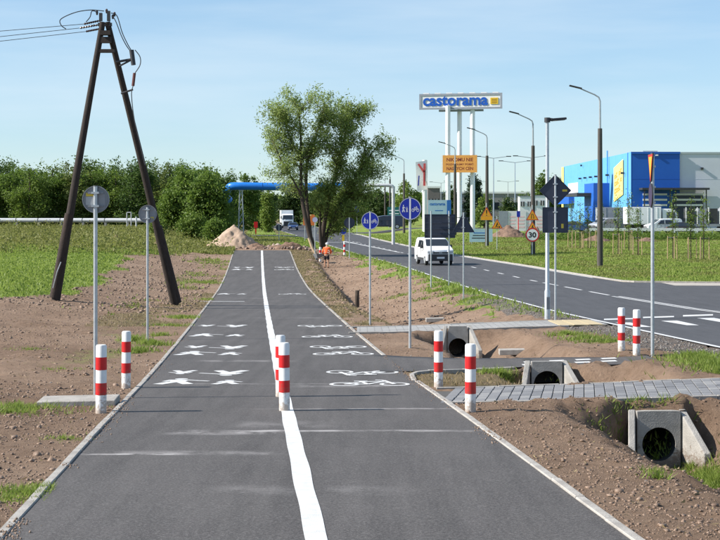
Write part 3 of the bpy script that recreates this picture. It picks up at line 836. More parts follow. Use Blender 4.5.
def pole(t, h, r=.03, z0=-.25, m=None):
    MB().tube([(0, 0, z0), (0, 0, h)], r, 12).build('pole', m or M_galv, t, smooth=True)
    MB().tube([(0, 0, h), (0, 0, h + .012)], [r + .004, r + .002], 12).build('cap', M_dark, t)
def clamps(t, zs, r=.03):
    for z in zs: MB().box((0, .012, z), (.13, 2 * r + .02, .035)).build('clamp', M_galv, t)

def blue_sign(loc, H, rad, label):
    t = thing('path_sign', label, 'road sign', loc, group='blue path signs')
    pole(t, H); c = H - rad - .02
    o = plate(t, circle(36, rad), c, 'sign_plate', M_blue, M_galvd)
    r = MB()
    for qd in ring_quads(0, 0, rad * .94, rad * .985, 36): r.flat(qd, (0, -.0385, c), X_, Z_)
    r.build('white_border', M_white_s, o)
    MB().flat([(-.018, -rad * .93), (.018, -rad * .93), (.018, rad * .93), (-.018, rad * .93)], (0, -.0392, c), X_, Z_).build('divider', M_white_s, o)
    s = rad * .62
    sh = [[((x * .62 - .72) * s, (y - .5) * s) for x, y in p] for p in PED]
    prints(o, sh, c, -.0396, M_white_s, 'pedestrian_print')
    sh = [[((x * .85 + .78) * s, (y - .45) * s) for x, y in p] for p in BIKE]
    prints(o, sh, c, -.0396, M_white_s, 'bicycle_print')
    clamps(t, (c - rad * .5, c + rad * .5))
    return t
p = hit(410, 350); blue_sign(p, (350 - 198.5) * p.y / F, 11 * p.y / F, 'tall blue pedestrian and cycle sign standing before the light paver path')
p = hit(370, 324.5); blue_sign(p, (324.5 - 211) * p.y / F, 8.7 * p.y / F, 'blue pedestrian and cycle sign on the verge behind the light paver path')

def back_sign(name, loc, H, poly, c, label, m=None, sticker=None, rz=0.0, r=.03, group=None, front=None, top=None):
    t = thing(name, label, 'road sign', loc, rz, group)
    pole(t, H, r)
    o = plate(t, poly, c, 'sign_plate', front or M_white_s, m or M_galvd, y=.034, facing=1)
    xs_ = [a for a, _ in poly]; ys_ = [b_ for _, b_ in poly]
    for z in (c + min(ys_) * .5, c + max(ys_) * .5):
        MB().box((0, .028, z), ((max(xs_) - min(xs_)) * .6, .02, .03)).build('stiffener', m or M_galvd, o)
        MB().box((0, .0, z), (.11, 2 * r + .02, .03)).build('clamp', M_galv, t)
    if sticker:
        for (a, b_, w, h, mm_) in sticker: MB().box((a, .031, c + b_), (w, .003, h)).build('sticker', mm_, o)
    return t
M_stk_y = mat('sticker_yellow', (.65, .5, .06), None, 5, .5); M_stk_w = mat('sticker_pale', (.42, .44, .45), None, 5, .5)
p = hit(95.5, 399, dmax=60); H = (399 - 186) * p.y / F; r_ = 13.2 * p.y / F
back_sign('path_sign', p, H, circle(36, r_), H - r_ - .0, 'round sign seen from behind with yellow and pale stickers, near the concrete slab', sticker=[(-.085, .07, .12, .05, M_stk_y), (-.075, -.02, .14, .12, M_stk_w), (.08, -.03, .11, .22, mat('sticker_grey', (.27, .28, .3), None, 5, .5))], group='round signs seen from behind')
p = hit(147.5, 340); H = (340 - 206) * p.y / F; r_ = 8.9 * p.y / F
back_sign('path_sign', p, H, circle(36, r_), H - r_ + .05, 'dark round sign seen from behind with one small yellow sticker, beside the leaning timber pole', sticker=[(.11, -.1, .08, .06, M_stk_y)], group='round signs seen from behind')

# triangle, big panel
p = hit(463.5, 300); s = p.y / F
tri = [(-11 * s, -9.5 * s), (11 * s, -9.5 * s), (0, 10 * s)]
back_sign('warning_sign', p, (300 - 212) * s, tri, (300 - 222.5) * s, 'dark triangular sign seen from behind beside the road', m=M_navy, sticker=[(-.05, -.2, .1, .06, M_stk_w)])
p = hit(431, 288); s = p.y / F; p2 = hit(449, 285.5)
t = thing('direction_board', 'large navy panel seen from behind on two posts, hiding the van', 'road sign', (p + p2) / 2)
off = (p2 - p) / 2
for sg in (-1, 1): MB().tube([(sg * off.x, sg * off.y, -.3 + sg * off.z), (sg * off.x, sg * off.y, 76 * s)], .035, 10).build('post', M_galv, t, smooth=True)
w_, zc_ = 15.2 * s, (287 - 226) * s
o = plate(t, [(-w_, -12 * s), (w_ , -12 * s), (w_, 11.5 * s), (-w_, 11.5 * s)], zc_, 'sign_plate', M_white_s, M_navy, y=.05 + off.y if off.y > 0 else .05, facing=1)
for k in range(4): MB().box((0, .03, zc_ - 9 * s + k * 6 * s), (2 * w_ * .96, .03, .04)).build('stiffener', M_navy, o)

# diamond sign with plate under it
p = gat(555.4, 42.0); s = 42.0 / F
t = thing('priority_sign', 'dark diamond sign with a square plate below, seen from behind', 'road sign', p)
base_y = YH + (CZ - p.z) / s
pole(t, (base_y - 175) * s)
def zpx(y): return (base_y - y) * s
d_ = 15.8 * s
o = plate(t, [(0, -d_), (d_, 0), (0, d_), (-d_, 0)], zpx(190.5), 'diamond_plate', M_yel, M_navy, y=.034, facing=1)
MB().box((.28, .031, zpx(190.5)), (.14, .003, .06)).build('sticker', M_stk_y, o)
q_ = 12.6 * s
o = plate(t, [(-q_, -q_), (q_, -q_), (q_, q_), (-q_, q_)], zpx(220), 'square_plate', M_white_s, M_navy, y=.034, facing=1)
MB().box((.21, .031, zpx(226)), (.07, .003, .13)).build('sticker', M_stk_y, o)
for z in (197, 184, 228, 212): MB().box((0, 0, zpx(z)), (.12, .09, .035)).build('clamp', M_galv, t)

# yield sign seen almost edge on
p = hit(652.5, 356.5); p.z = max(p.z, float(zbase(p.x, p.y)) - .02); s = p.y / F
t = thing('yield_sign', 'grey pole with yellow yield triangle and round sign seen edge on', 'road sign', p, R(-93))
Hh = (356.5 - 154) * s; pole(t, Hh, .035)
zc = Hh - 13 * s
tri = [(-.3, .24), (0, -.33), (.3, .24)]
o = plate(t, tri, zc, 'yield_plate', M_red, M_dark, y=-.04)
MB().flat([(-.22, .19), (0, -.23), (.22, .19)], (0, -.0455, zc), X_, Z_).build('yellow_field', M_yel, o)
o = plate(t, circle(30, .23), zc - .56, 'round_plate', mat('sign_dull_violet', (.045, .03, .075), None, 5, .5), M_dark, y=-.04)
clamps(t, (zc, zc - .4, zc - .7))

# temporary warning signs on the lamp posts
def warn_plate(t, z, s_, y=-.2, print_='arrow', lower=False):
    tri = [(-.52 * s_, -.42 * s_), (.52 * s_, -.42 * s_), (0, .48 * s_)]
    o = plate(t, tri, z, 'triangle_plate', M_red, M_galvd, y=y)
    MB().flat([(-.42 * s_, -.365 * s_), (.42 * s_, -.365 * s_), (0, .37 * s_)], (0, y - .005, z), X_, Z_).build('yellow_field', M_yel, o)
    if print_ == 'bang': sh = [[(-.035 * s_, -.1 * s_), (.035 * s_, -.1 * s_), (.05 * s_, .2 * s_), (-.05 * s_, .2 * s_)], circle(10, .045 * s_, 0, -.22 * s_)]
    elif print_ == 'narrow': sh = [seg((-.09 * s_, -.3 * s_), (-.06 * s_, .12 * s_), .05 * s_), seg((.1 * s_, -.3 * s_), (.1 * s_, -.08 * s_), .05 * s_), seg((.1 * s_, -.08 * s_), (.03 * s_, .1 * s_), .05 * s_)]
    else: sh = [circle(8, .05 * s_, .03 * s_, .1 * s_), seg((.02 * s_, .05 * s_), (-.06 * s_, -.15 * s_), .09 * s_), seg((-.06 * s_, -.15 * s_), (-.14 * s_, -.3 * s_), .06 * s_), seg((-.04 * s_, -.15 * s_), (.06 * s_, -.3 * s_), .06 * s_), seg((.0, .0), (.16 * s_, -.12 * s_), .05 * s_), circle(8, .08 * s_, .2 * s_, -.27 * s_)]
    prints(o, sh, z, y - .008, M_black)
    return o
LAMP_D = {600: 94.0, 533: 119.0, 487: 143.0, 455: 172.6, 404: 214.0, 390: 257.0, 385: 304.0}
def stand_sign(px, d, name, label, rz=0.0):
    q = gat(px, d); return thing(name, label, 'road sign', q, rz), q
def zrow(q, py, d): return CZ - (py - YH) * d / F - q.z
d = 118.0
t, q = stand_sign(532.3, d, 'roadworks_sign', 'orange triangles over a round 30 limit sign on a dark lamp post')
MB().tube([(0, 0, -.3), (0, 0, zrow(q, 205, d))], .04, 10).build('pole', M_galv, t, smooth=True)
warn_plate(t, zrow(q, 215, d), 1.02, -.05, 'narrow'); warn_plate(t, zrow(q, 226.8, d), .96, -.05, 'work')
zc = zrow(q, 234.8, d); o = plate(t, circle(32, .58), zc, 'limit_plate', M_white_s, M_galvd, y=-.07)
rg = MB()
for qd in ring_quads(0, 0, .47, .572, 32): rg.flat(qd, (0, -.0745, zc), X_, Z_)
rg.build('red_ring', M_red, o)
text_mesh('number_30', '30', .62, .46, M_black, o, Matrix.Translation((0, -.078, zc)) @ Matrix.Rotation(R(90), 4, 'X'), bold=.03)
d = 142.0
t, q = stand_sign(486.5, d, 'roadworks_sign', 'orange warning triangle with plate fixed to a lamp post above the earth heaps')
MB().tube([(0, 0, -.3), (0, 0, zrow(q, 203, d))], .04, 10).build('pole', M_galv, t, smooth=True)
warn_plate(t, zrow(q, 212.5, d), 1.2, -.05, 'bang')
o = plate(t, [(-.58, -.18), (.58, -.18), (.58, .22), (-.58, .22)], zrow(q, 218.3, d), 'text_plate', M_yel, M_galvd, y=-.08)
d = 134.0
t, q = stand_sign(497, d, 'roadworks_sign', 'orange roadworks triangle on its own thin pole beside white hoarding')
pole(t, zrow(q, 216, d), .035); warn_plate(t, zrow(q, 224, d), 1.0, -.05, 'work')
# pale info boards by the verge
def board(name, px, d, w_px, y0, y1, mtl, label, posts=True, cat='sign board'):
    q = gat(px, d); t = thing(name, label, cat, q); w = w_px * d / F / 2
    z1, z0 = zrow(q, y0, d), zrow(q, y1, d)
    MB().box((0, -.05, (z0 + z1) / 2), (2 * w, .05, z1 - z0)).build('panel', mtl, t)
    for sg in (-1, 1): MB().tube([(sg * w * .8, .03, -.3), (sg * w * .8, .03, z1 - .1)], .045, 8).build('post', M_galv, t)
    return t, q, w, z0, z1
M_pale = mat('board_pale_blue', (.42, .58, .66), (.34, .5, .58), 1.5, .5)
M_print_b = mat('print_blue', (.03, .16, .5), None, 5, .5)
t, q, w, z0, z1 = board('info_board', 481, 150.0, 23, 229, 242, M_pale, 'pale blue information board standing in the grass')
for k in range(3): MB().box((-.15 * w, -.077, z0 + (.3 + .2 * k) * (z1 - z0)), (1.3 * w * (1 - .12 * k), .004, .1)).build('printed_line', M_print_b if k == 2 else M_dark, t)
t, q, w, z0, z1 = board('info_board', 439.5, 175.0, 23, 200, 217, M_pale, 'pale information board with a dark blue right edge beside the flag')
MB().box((w * .82, -.078, (z0 + z1) / 2), (w * .36, .006, z1 - z0)).build('blue_edge', M_print_b, t)
text_mesh('board_lettering', 'castorama', 1.35 * w, .34, M_print_b, t, Matrix.Translation((-.18 * w, -.08, z1 - .5)) @ Matrix.Rotation(R(90), 4, 'X'), bold=.03)
MB().box((-.05 * w, -.078, z1 - 1.3), (.7 * w, .004, .1)).build('printed_line', M_print_b, t)

# small signs far along the road
def disc_sign(px, d, ytop, rad_px, m_face, label, back=False, name='round_sign', mb_=None, r=.035, base_row=None):
    q = hit(px, base_row) if base_row else gat(px, d); d = q.y
    t = thing(name, label, 'road sign', q); H = zrow(q, ytop, d); pole(t, H, r); rr_ = rad_px * d / F
    plate(t, circle(28, rr_), H - rr_, 'sign_plate', m_face, mb_ or M_galvd, y=.04 if back else -.045, facing=1 if back else -1)
    return t
disc_sign(349.4, 112, 217.5, 5.4, M_white_s, 'dark round sign seen from behind near the striped guide posts', back=True, mb_=M_navy)
disc_sign(315, 112, 217, 2.7, mat('sign_lilac', (.5, .5, .68), None, 5, .4), 'small pale lilac round sign on a pole under the willow')
disc_sign(279, 150, 224.5, 3.2, M_white_s, 'small dark round sign behind the rubble ridge', back=True, mb_=M_navy)
disc_sign(357, 236, 206.5, 3.0, M_blue, 'small blue round sign far along the road')
d = 176.0
q = gat(343.2, d); t = thing('keep_right_sign', 'yellow island post with a blue round sign on top', 'road sign', q)
MB().box((0, 0, .42), (.3, .12, .84)).build('yellow_post', mat('post_yellow', (.8, .55, .03), None, 5, .5), t)
plate(t, circle(24, .42), 1.35, 'blue_plate', M_blue, M_galvd, y=-.04)
MB().tube([(0, 0, .8), (0, 0, 1.7)], .03, 8).build('pole', M_galv, t)
q = gat(326, 182.0); t = thing('island_post', 'plain yellow island post behind the willow trunk', 'guide post', q)
MB().box((0, 0, .5), (.32, .14, 1.0)).build('post', mat('post_yellow', (.8, .55, .03)), t); MB().box((0, 0, 1.02), (.34, .16, .04)).build('cap', M_dark, t)
def striped(px, d, label, yb=None):
    q = gat(px, d); t = thing('guide_post', label, 'guide post', q, group='striped guide posts')
    for k in range(5): MB().tube([(0, 0, k * .22 - (.1 if k == 0 else 0)), (0, 0, (k + 1) * .22)], .085, 12).build('band', M_white if k % 2 == 0 else M_red, t, smooth=True)
striped(320.3, 108, 'red and white striped guide post beside the willow trunk')
striped(344.5, 118, 'red and white striped guide post at the road edge before the island post')
q = gat(255.8, 215); t = thing('red_post_box', 'small red cabinet on a red post in the far grass', 'cabinet', q)
MB().box((0, 0, 1.5), (.55, .3, .9)).build('cabinet', M_red, t); MB().box((0, 0, .5), (.2, .2, 1.1)).build('post', M_red, t)
q = gat(309, 170); t = thing('roadworks_board', 'orange roadworks board half hidden by the willow', 'sign board', q)
MB().box((0, 0, 2.6), (1.4, .06, 1.3)).build('panel', mat('orange_board', (.75, .2, .05), None, 4, .5), t)
for sg in (-1, 1): MB().tube([(sg * .5, .05, -.2), (sg * .5, .05, 3.2)], .04, 8).build('post', M_galv, t)
M_teal = mat('sign_green', (.01, .13, .12), (.01, .11, .10), 4, .45)
t, q, w, z0, z1 = board('direction_sign', 394, 250.0, 13, 207, 220, M_teal, 'dark green direction sign above the dark blue van')
for k in range(3): MB().box((0, -.079, z0 + (.25 + .24 * k) * (z1 - z0)), (1.5 * w, .004, .16)).build('printed_line', M_white_s, t)

# ------------------------------------------------------------------ concrete culvert heads
def headwall(loc, W_, H_, pr, label, rz=0.0, wing=.62, splay=.24):
    t = thing('culvert_headwall', label, 'culvert', loc, rz, 'culvert headwalls')
    th = .11
    # face plate with a round opening, built as fan between square outline and circle
    nseg = 32; cz = pr + .03
    circ = [(pr * math.cos(2 * math.pi * k / nseg - math.pi / 2), cz + pr * math.sin(2 * math.pi * k / nseg - math.pi / 2)) for k in range(nseg)]
    def outer(k):
        a = 2 * math.pi * k / nseg - math.pi / 2; dx, dz = math.cos(a), math.sin(a); best = 9
        if dx > 1e-6: best = min(best, (W_ / 2) / dx)
        if dx < -1e-6: best = min(best, (-W_ / 2) / dx)
        if dz > 1e-6: best = min(best, (H_ - cz) / dz)
        if dz < -1e-6: best = min(best, -(cz + .15) / dz)
        return (dx * best, cz + dz * best)
    out = [outer(k) for k in range(nseg)]
    mb = MB(); vs = [(x, 0, z) for x, z in circ] + [(x, 0, z) for x, z in out] + [(x, th, z) for x, z in circ] + [(x, th, z) for x, z in out]
    fs = []
    for k in range(nseg):
        j = (k + 1) % nseg
        fs += [(k, j, nseg + j, nseg + k), (2 * nseg + k, 3 * nseg + k, 3 * nseg + j, 2 * nseg + j), (k, 2 * nseg + k, 2 * nseg + j, j), (nseg + k, nseg + j, 3 * nseg + j, 3 * nseg + k)]
    mb.add(vs, fs); mb.build('face_wall', M_conc, t)
    for sg in (-1, 1):
        wmb = MB(); t2 = .1
        x0_, x1_ = sg * (W_ / 2 + .002), sg * (W_ / 2 + splay)
        ox = sg * t2
        pts = [(x0_, th, -.15), (x0_, th, H_ + .012), (x1_, -wing, -.15), (x1_, -wing, H_ * .30)]
        pts += [(a + ox, b_, c_) for a, b_, c_ in pts]
        top0 = (x0_, -.06, H_ + .012); 
        wmb.add(pts, [(0, 2, 3, 1), (4, 5, 7, 6), (0, 1, 5, 4), (2, 6, 7, 3), (1, 3, 7, 5), (0, 4, 6, 2)])
        wmb.build('wing_wall', M_conc, t, bevel=.012)
    pp = MB(); n2 = 28; vs = []
    for yv, rv in ((.02, pr - .002), (2.2, pr - .002)):
        vs += [(rv * math.cos(2 * math.pi * k / n2), yv, cz + rv * math.sin(2 * math.pi * k / n2)) for k in range(n2)]
    pp.add(vs, [(k, (k + 1) % n2, n2 + (k + 1) % n2, n2 + k) for k in range(n2)]); pp.build('pipe', mat('pipe_dark', (.05, .048, .045), (.03, .03, .028), 6, .9), t)
    return t
p = at(659, 411, 20.15); headwall((p.x, p.y, p.z - .74), .62, .74, .24, 'concrete culvert mouth below the grey paver path with one sunlit wing', R(4), .54, .17)
p = at(547, 361.5, 25.85); headwall((p.x, p.y, p.z - .68), .56, .68, .24, 'concrete culvert mouth below the asphalt branch, half hidden by the paver path', R(3), .55, .2)
p = at(458, 326.2, 36.9); headwall((p.x, p.y, p.z - .82), .52, .82, .24, 'small concrete culvert mouth in front of the light paver path', R(3), .55, .2)

# loose concrete pieces
def slab(px, py, L_, W_, H_, rz, name, label, dz=0.0):
    q = hit(px, py); t = MB(); t.box((0, 0, H_ / 2 - .015), (L_, W_, H_)); o = t.build(name, M_kerb, None, bevel=.012)
    o.location = q + Vector((0, 0, dz)); o.rotation_euler = (R(1.5), R(-1), rz); tag(o, label, 'slab')
    return o
slab(79, 404, 1.08, .55, .11, R(2), 'concrete_slab', 'flat pale concrete slab lying in the brown field')
slab(518, 353.4, .92, .3, .13, R(0), 'concrete_block', 'low concrete beam lying on the asphalt branch edge', .0)
slab(435, 322.5, .66, .3, .14, R(2), 'concrete_block', 'short concrete block on the soil bank beyond the light path')
# timber stump by the ditch
q = hit(357, 307); H = 17 * q.y / F
t = MB(); t.tube([(0, 0, -.2), (0, 0, H * .6), (.01, 0, H)], [.11, .105, .1], 9); o = t.build('wooden_post', mat('old_timber', (.05, .035, .027), (.1, .075, .055), 9, .9, .5, 30, stretch=(4, 4, .6)), None, smooth=True)
o.location = q; tag(o, 'short dark timber post standing by the ditch', 'post')

# ------------------------------------------------------------------ slim path lamp
p = gat(547.3, 42.5); s = 42.5 / F; H = CZ - (121 - YH) * s - p.z
t = thing('street_lamp', 'slim grey lamp post with a black flat lamp head, beside the diamond sign', 'street lamp', p, R(12))
MB().tube([(0, 0, -.2), (0, 0, .9), (0, 0, .95), (0, 0, H)], [.085, .085, .062, .05], 14).build('post', M_galv, t, smooth=True)
MB().box((0, -.075, .55), (.1, .03, .36)).build('access_door', M_galvd, t)
hd = MB(); hd.tube([(0, 0, H - .04), (0, 0, H + .1)], .09, 12); hd.build('head_joint', M_dark, t, smooth=True)
hd = MB(); hd.box((.33, 0, H + .06), (.5, .2, .07), rot=Matrix.Rotation(R(-5), 3, 'Y')); hd.box((.1, 0, H + .045), (.12, .1, .09)); hd.build('lamp_head', M_dark, t, bevel=.02)
MB().box((.34, 0, H + .016), (.38, .15, .012), rot=Matrix.Rotation(R(-5), 3, 'Y')).build('lens', mat('lamp_lens', (.5, .5, .48), None, 5, .2), t)

# ------------------------------------------------------------------ road lamps: concrete foot, steel top, leaning arm
M_conc_dark = mat('lamp_concrete_dark', (.095, .085, .075), (.06, .055, .05), 2.5, .9, .4, 20, stretch=(3, 3, .5))
M_steel = mat('lamp_steel', (.42, .45, .47), (.33, .36, .38), 8, .45, metal=.4)
def road_lamp(H):
    t = thing('road_lamp', '', 'street lamp', group='road lamps along the far side')
    MB().tube([(0, 0, -.3), (0, 0, H * .765)], [.2, .145], 10).build('concrete_post', M_conc_dark, t, smooth=True)
    k = H / 11.9
    MB().tube([(0, 0, H * .75), (0, 0, 10.9 * k), (-.08 * k, 0, 11.15 * k), (-.35 * k, 0, 11.33 * k), (-1.25 * k, 0, 11.72 * k)], [.075, .06, .05, .045, .042], 8).build('arm', M_steel, t, smooth=True)
    lh = MB(); lh.box((-1.6 * k, 0, 11.84 * k), (.85 * k, .26, .1), rot=Matrix.Rotation(R(14), 3, 'Y')); lh.build('lamp_head', M_dark, t, bevel=.03)
    return t
RL = None
rl_lab = {600: 'dark concrete lamp post before the blue store wall with leaning arm', 533: 'concrete lamp post behind the 30 limit sign', 487: 'concrete lamp post behind the orange warning triangle', 455: 'lamp post in front of the orange billboard', 404: 'distant lamp post rising from the round green tree', 390: 'distant lamp post next to the white vertical pipe', 385: 'farthest lamp post beside the willow crown'}
tops = {600: 86, 533: 112, 487: 128, 455: 142, 404: 155, 390: 164, 385: 172}
for px, d in LAMP_D.items():
    p = gat(px, d); H = CZ - (tops[px] - YH) * d / F - p.z
    if RL is None: RL = road_lamp(H); H0 = H; o = RL
    else: o = copy_tree(RL)
    o.location = p; o.scale = (1, 1, H / H0); o['label'] = rl_lab[px]
    o.rotation_euler = (0, 0, R(random.uniform(-6, 6)))
# far twin-arm lamps on the car park
def twin(px, d, ytop, label, src=[None]):
    p = gat(px, d)
    if src[0] is None:
        t = thing('car_park_lamp', '', 'street lamp', group='twin arm lamps on the car park'); src[0] = t
        MB().tube([(0, 0, -.3), (0, 0, 10)], [.11, .07], 8).build('post', M_steel, t, smooth=True)
        for sg in (-1, 1):
            MB().tube([(0, 0, 9.95), (sg * 2.2, 0, 10.2)], .05, 6).build('arm', M_steel, t)
            MB().box((sg * 2.5, 0, 10.22), (.8, .3, .12)).build('lamp_head', M_dark, t)
        o = t
    else: o = copy_tree(src[0])
    o.location = p; H = CZ - (ytop - YH) * d / F - p.z; o.scale = (1, 1, H / 10.2); o['label'] = label
for k, (px, d, yt) in enumerate(((493.5, 235, 156.5), (515, 255, 161), (531, 230, 156), (441, 360, 182), (508, 380, 181))):
    twin(px, d, yt, ['twin arm car park lamp next to the third lamp post of the road', 'twin arm car park lamp over the earth heaps', 'twin arm car park lamp behind the 30 limit sign post', 'small far twin arm lamp above the grey flat roof', 'small far twin arm lamp behind the white hoarding'][k])

# ------------------------------------------------------------------ timber A-frame power pole and its wires
M_timber = mat('tarred_timber', (.020, .015, .013), (.045, .033, .028), 5, .85, .5, 24, stretch=(5, 5, .5))
M_porc = mat('insulator_dark', (.05, .02, .015), None, 5, .25)
d = 52.0; fl = gat(54, d); fr = gat(177.5, d + 3.0); s = d / F
base = (fl + fr) / 2
t = thing('power_pole', 'dark timber A-frame power pole with insulators and cables on top', 'utility pole', base)
def L(px, py, dy=0.0): q = at(px, py, d + dy); return q - base
topl, topr = L(103.5, 22), L(106.5, 22)
fL, fR = fl - base, fr - base
MB().tube([fL + Vector((0, 0, -.4)) * 1 , fL.lerp(topl, .5), topl + Vector((-.03, 0, 0))], [.165, .135, .105], 12).build('leg', M_timber, t, smooth=True)
MB().tube([fR + Vector((0, 0, -.4)), fR.lerp(topr, .5), topr + Vector((.03, 0, 0))], [.165, .135, .105], 12).build('leg', M_timber, t, smooth=True)
# iron butts around the feet
for f_, tp in ((fL, topl), (fR, topr)):
    u = (tp - f_).normalized(); MB().tube([f_ + u * .1, f_ + u * 3.2], [.185, .165], 12).build('foot_sleeve', mat('foot_timber', (.05, .034, .028), (.028, .02, .017), 4, .9, .5, 30), t, smooth=True)
MB().tube([L(61, 262, -.25), L(57, 272, -.28), L(53, 288, -.22)], .018, 6).build('earth_strap', M_galv, t)
MB().box((L(98, 51) + L(113, 51)) / 2, ((113 - 98) * s + .12, .2, .12)).build('cross_beam', M_timber, t)
MB().box((L(102, 40) + L(110, 40)) / 2, ((110 - 102) * s + .1, .2, .22)).build('cross_beam', M_timber, t)
MB().box((L(101, 33) + L(110.5, 33)) / 2, (.36, .3, .16)).build('cross_beam', M_timber, t)
for px, y0, y1 in ((100.8, 13, 21), (108.7, 11, 21)): MB().box((L(px, y0) + L(px, y1)) / 2, (.11, .12, (y1 - y0) * s)).build('head_bracket', M_dark, t)
MB().box((L(100, 25) + L(110, 24)) / 2, (.5, .12, .12)).build('head_beam', M_dark, t)
wl = [((100.5, 20.5), (84, 24.0)), ((100, 24.5), (80, 28)), ((99, 29), (86, 31.5))]
for (a, b_) in wl:
    n_i = MB(); pts = [L(*a).lerp(L(*b_), k / 16) for k in range(17)]
    n_i.tube(pts, [(.045 if k % 2 else .024) for k in range(17)], 8); n_i.build('insulator', M_porc, t, smooth=True)
for px, py in ((106.6, 10.3), (114.5, 13.5), (112.8, 16), (97, 12)): MB().tube([L(px, py + 3), L(px, py), L(px, py - 1.5)], [.03, .05, .025], 8).build('pin_insulator', M_porc, t, smooth=True)
MB().tube([L(116, 62), L(133, 59)], .045, 8).build('bracket', M_dark, t); MB().tube([L(119.5, 66), L(131, 60)], .035, 8).build('bracket', M_dark, t)
MB().tube([L(131.5, 50), L(133.5, 65)], .085, 10).build('switch', M_dark, t, smooth=True)
MB().tube([L(121, 93.5), L(133, 89.5)], .035, 8).build('bracket', M_dark, t)
MB().tube([L(134.5, 73), L(133, 86)], .055, 8).build('cable_head', mat('cable_red', (.12, .03, .025), None, 5, .5), t)
def spline(pts, n_=10):
    out = []
    for i in range(len(pts) - 1):
        p0, p1, p2, p3 = pts[max(i - 1, 0)], pts[i], pts[i + 1], pts[min(i + 2, len(pts) - 1)]
        for k in range(n_):
            u = k / n_; out.append(.5 * ((2 * p1) + (p2 - p0) * u + (2 * p0 - 5 * p1 + 4 * p2 - p3) * u * u + (3 * p1 - p0 - 3 * p2 + p3) * u ** 3))
    return out + [pts[-1]]
for c_ in (((111, 13), (117, 16), (122, 32), (127, 43), (131, 50)), ((112, 15), (116, 22), (121, 35), (126, 45), (131, 52)), ((135, 50), (140, 57), (140, 65), (135, 73)), ((104, 11), (90, 10), (75, 12.5), (61, 19), (61, 25), (66, 29)), ((97, 12), (92, 11), (90, 17), (86, 22)),
            ((133, 86), (131.5, 95), (134, 118), (139, 140), (145, 165))):
    MB().tube(spline([L(*q, dy=-.05) for q in c_]), .018, 5).build('cable', M_dark, t)
wire_ends = [(-60, 38.5), (-60, 46.2), (-60, 52.5)]
for k, ((a, b_), e) in enumerate(zip(wl, ((0, 31), (0, 36.5), (0, 41)))):
    p0 = at(*b_, d); ex = -95.0
    slope = (e[1] - b_[1]) / (b_[0] - e[0])
    pts = []
    for u in np.linspace(0, 1, 30):
        x = p0.x + (ex - p0.x) * u; dxp = (p0.x - x) / s
        pts.append((x, d + (k - 1) * .35 * u, p0.z - slope * dxp * s * (1 - .55 * u) - .1 * math.sin(math.pi * u)))
    o = MB().tube(pts, .011, 5).build('power_line', M_dark)
    tag(o, 'thin power line running from the timber A-frame pole', 'wire', 'power lines on the timber pole')

# ------------------------------------------------------------------ foliage tools
def leaf_quads(C, size, aspect=.5, droop=0.0, flat=0.0):
    """rhombic leaf faces at centres C"""
    n_ = len(C); a = rng.normal(size=(n_, 3)); a[:, 2] = a[:, 2] * (1 - flat) - droop
    a /= np.linalg.norm(a, axis=1, keepdims=True) + 1e-9
    b_ = rng.normal(size=(n_, 3)); b_ -= a * (a * b_).sum(1, keepdims=True); b_ /= np.linalg.norm(b_, axis=1, keepdims=True) + 1e-9
    s_ = (size * rng.uniform(.6, 1.35, n_))[:, None]; w_ = s_ * aspect
    nrm = np.cross(a, b_) * s_ * .12
    V = np.stack([C - a * s_ / 2, C + b_ * w_ / 2 + nrm, C + a * s_ / 2, C - b_ * w_ / 2 + nrm], 1).reshape(-1, 3)
    Fq = np.arange(4 * n_).reshape(-1, 4)
    return V, Fq
def clumps(lobes, n_cl, per, rad, shell=.55):
    """leaf centres: clumps strewn in ellipsoid lobes [(cx,cy,cz,rx,ry,rz)], denser near their skins"""
    vol = np.array([l[3] * l[4] * l[5] for l in lobes]) ** .72; pr = vol / vol.sum()
    which = rng.choice(len(lobes), n_cl, p=pr); lb = np.array(lobes)[which]
    dirs = rng.normal(size=(n_cl, 3)); dirs /= np.linalg.norm(dirs, axis=1, keepdims=True)
    rr_ = rng.uniform(shell ** 3, 1.0, n_cl) ** (1 / 3); rr_ *= rng.uniform(.85, 1.12, n_cl)
    cc = lb[:, :3] + dirs * rr_[:, None] * lb[:, 3:]
    k = np.maximum(2, rng.poisson(per, n_cl)); rep = np.repeat(np.arange(n_cl), k)
    rs = rad * rng.uniform(.5, 1.4, n_cl)
    return cc, cc[rep] + rng.normal(size=(len(rep), 3)) * rs[rep][:, None] * np.array([1, 1, .75])
def limb(mb, p0, p1, r0, r1, bend=.12, n_=5, sides=6):
    p0, p1 = Vector(p0), Vector(p1); L_ = (p1 - p0).length
    o = Vector((random.uniform(-1, 1), random.uniform(-1, 1), random.uniform(.0, .6))) * L_ * bend
    pts = [p0.lerp(p1, k / n_) + o * math.sin(math.pi * k / n_) for k in range(n_ + 1)]
    mb.tube(pts, [r0 + (r1 - r0) * k / n_ for k in range(n_ + 1)], sides)
    return pts

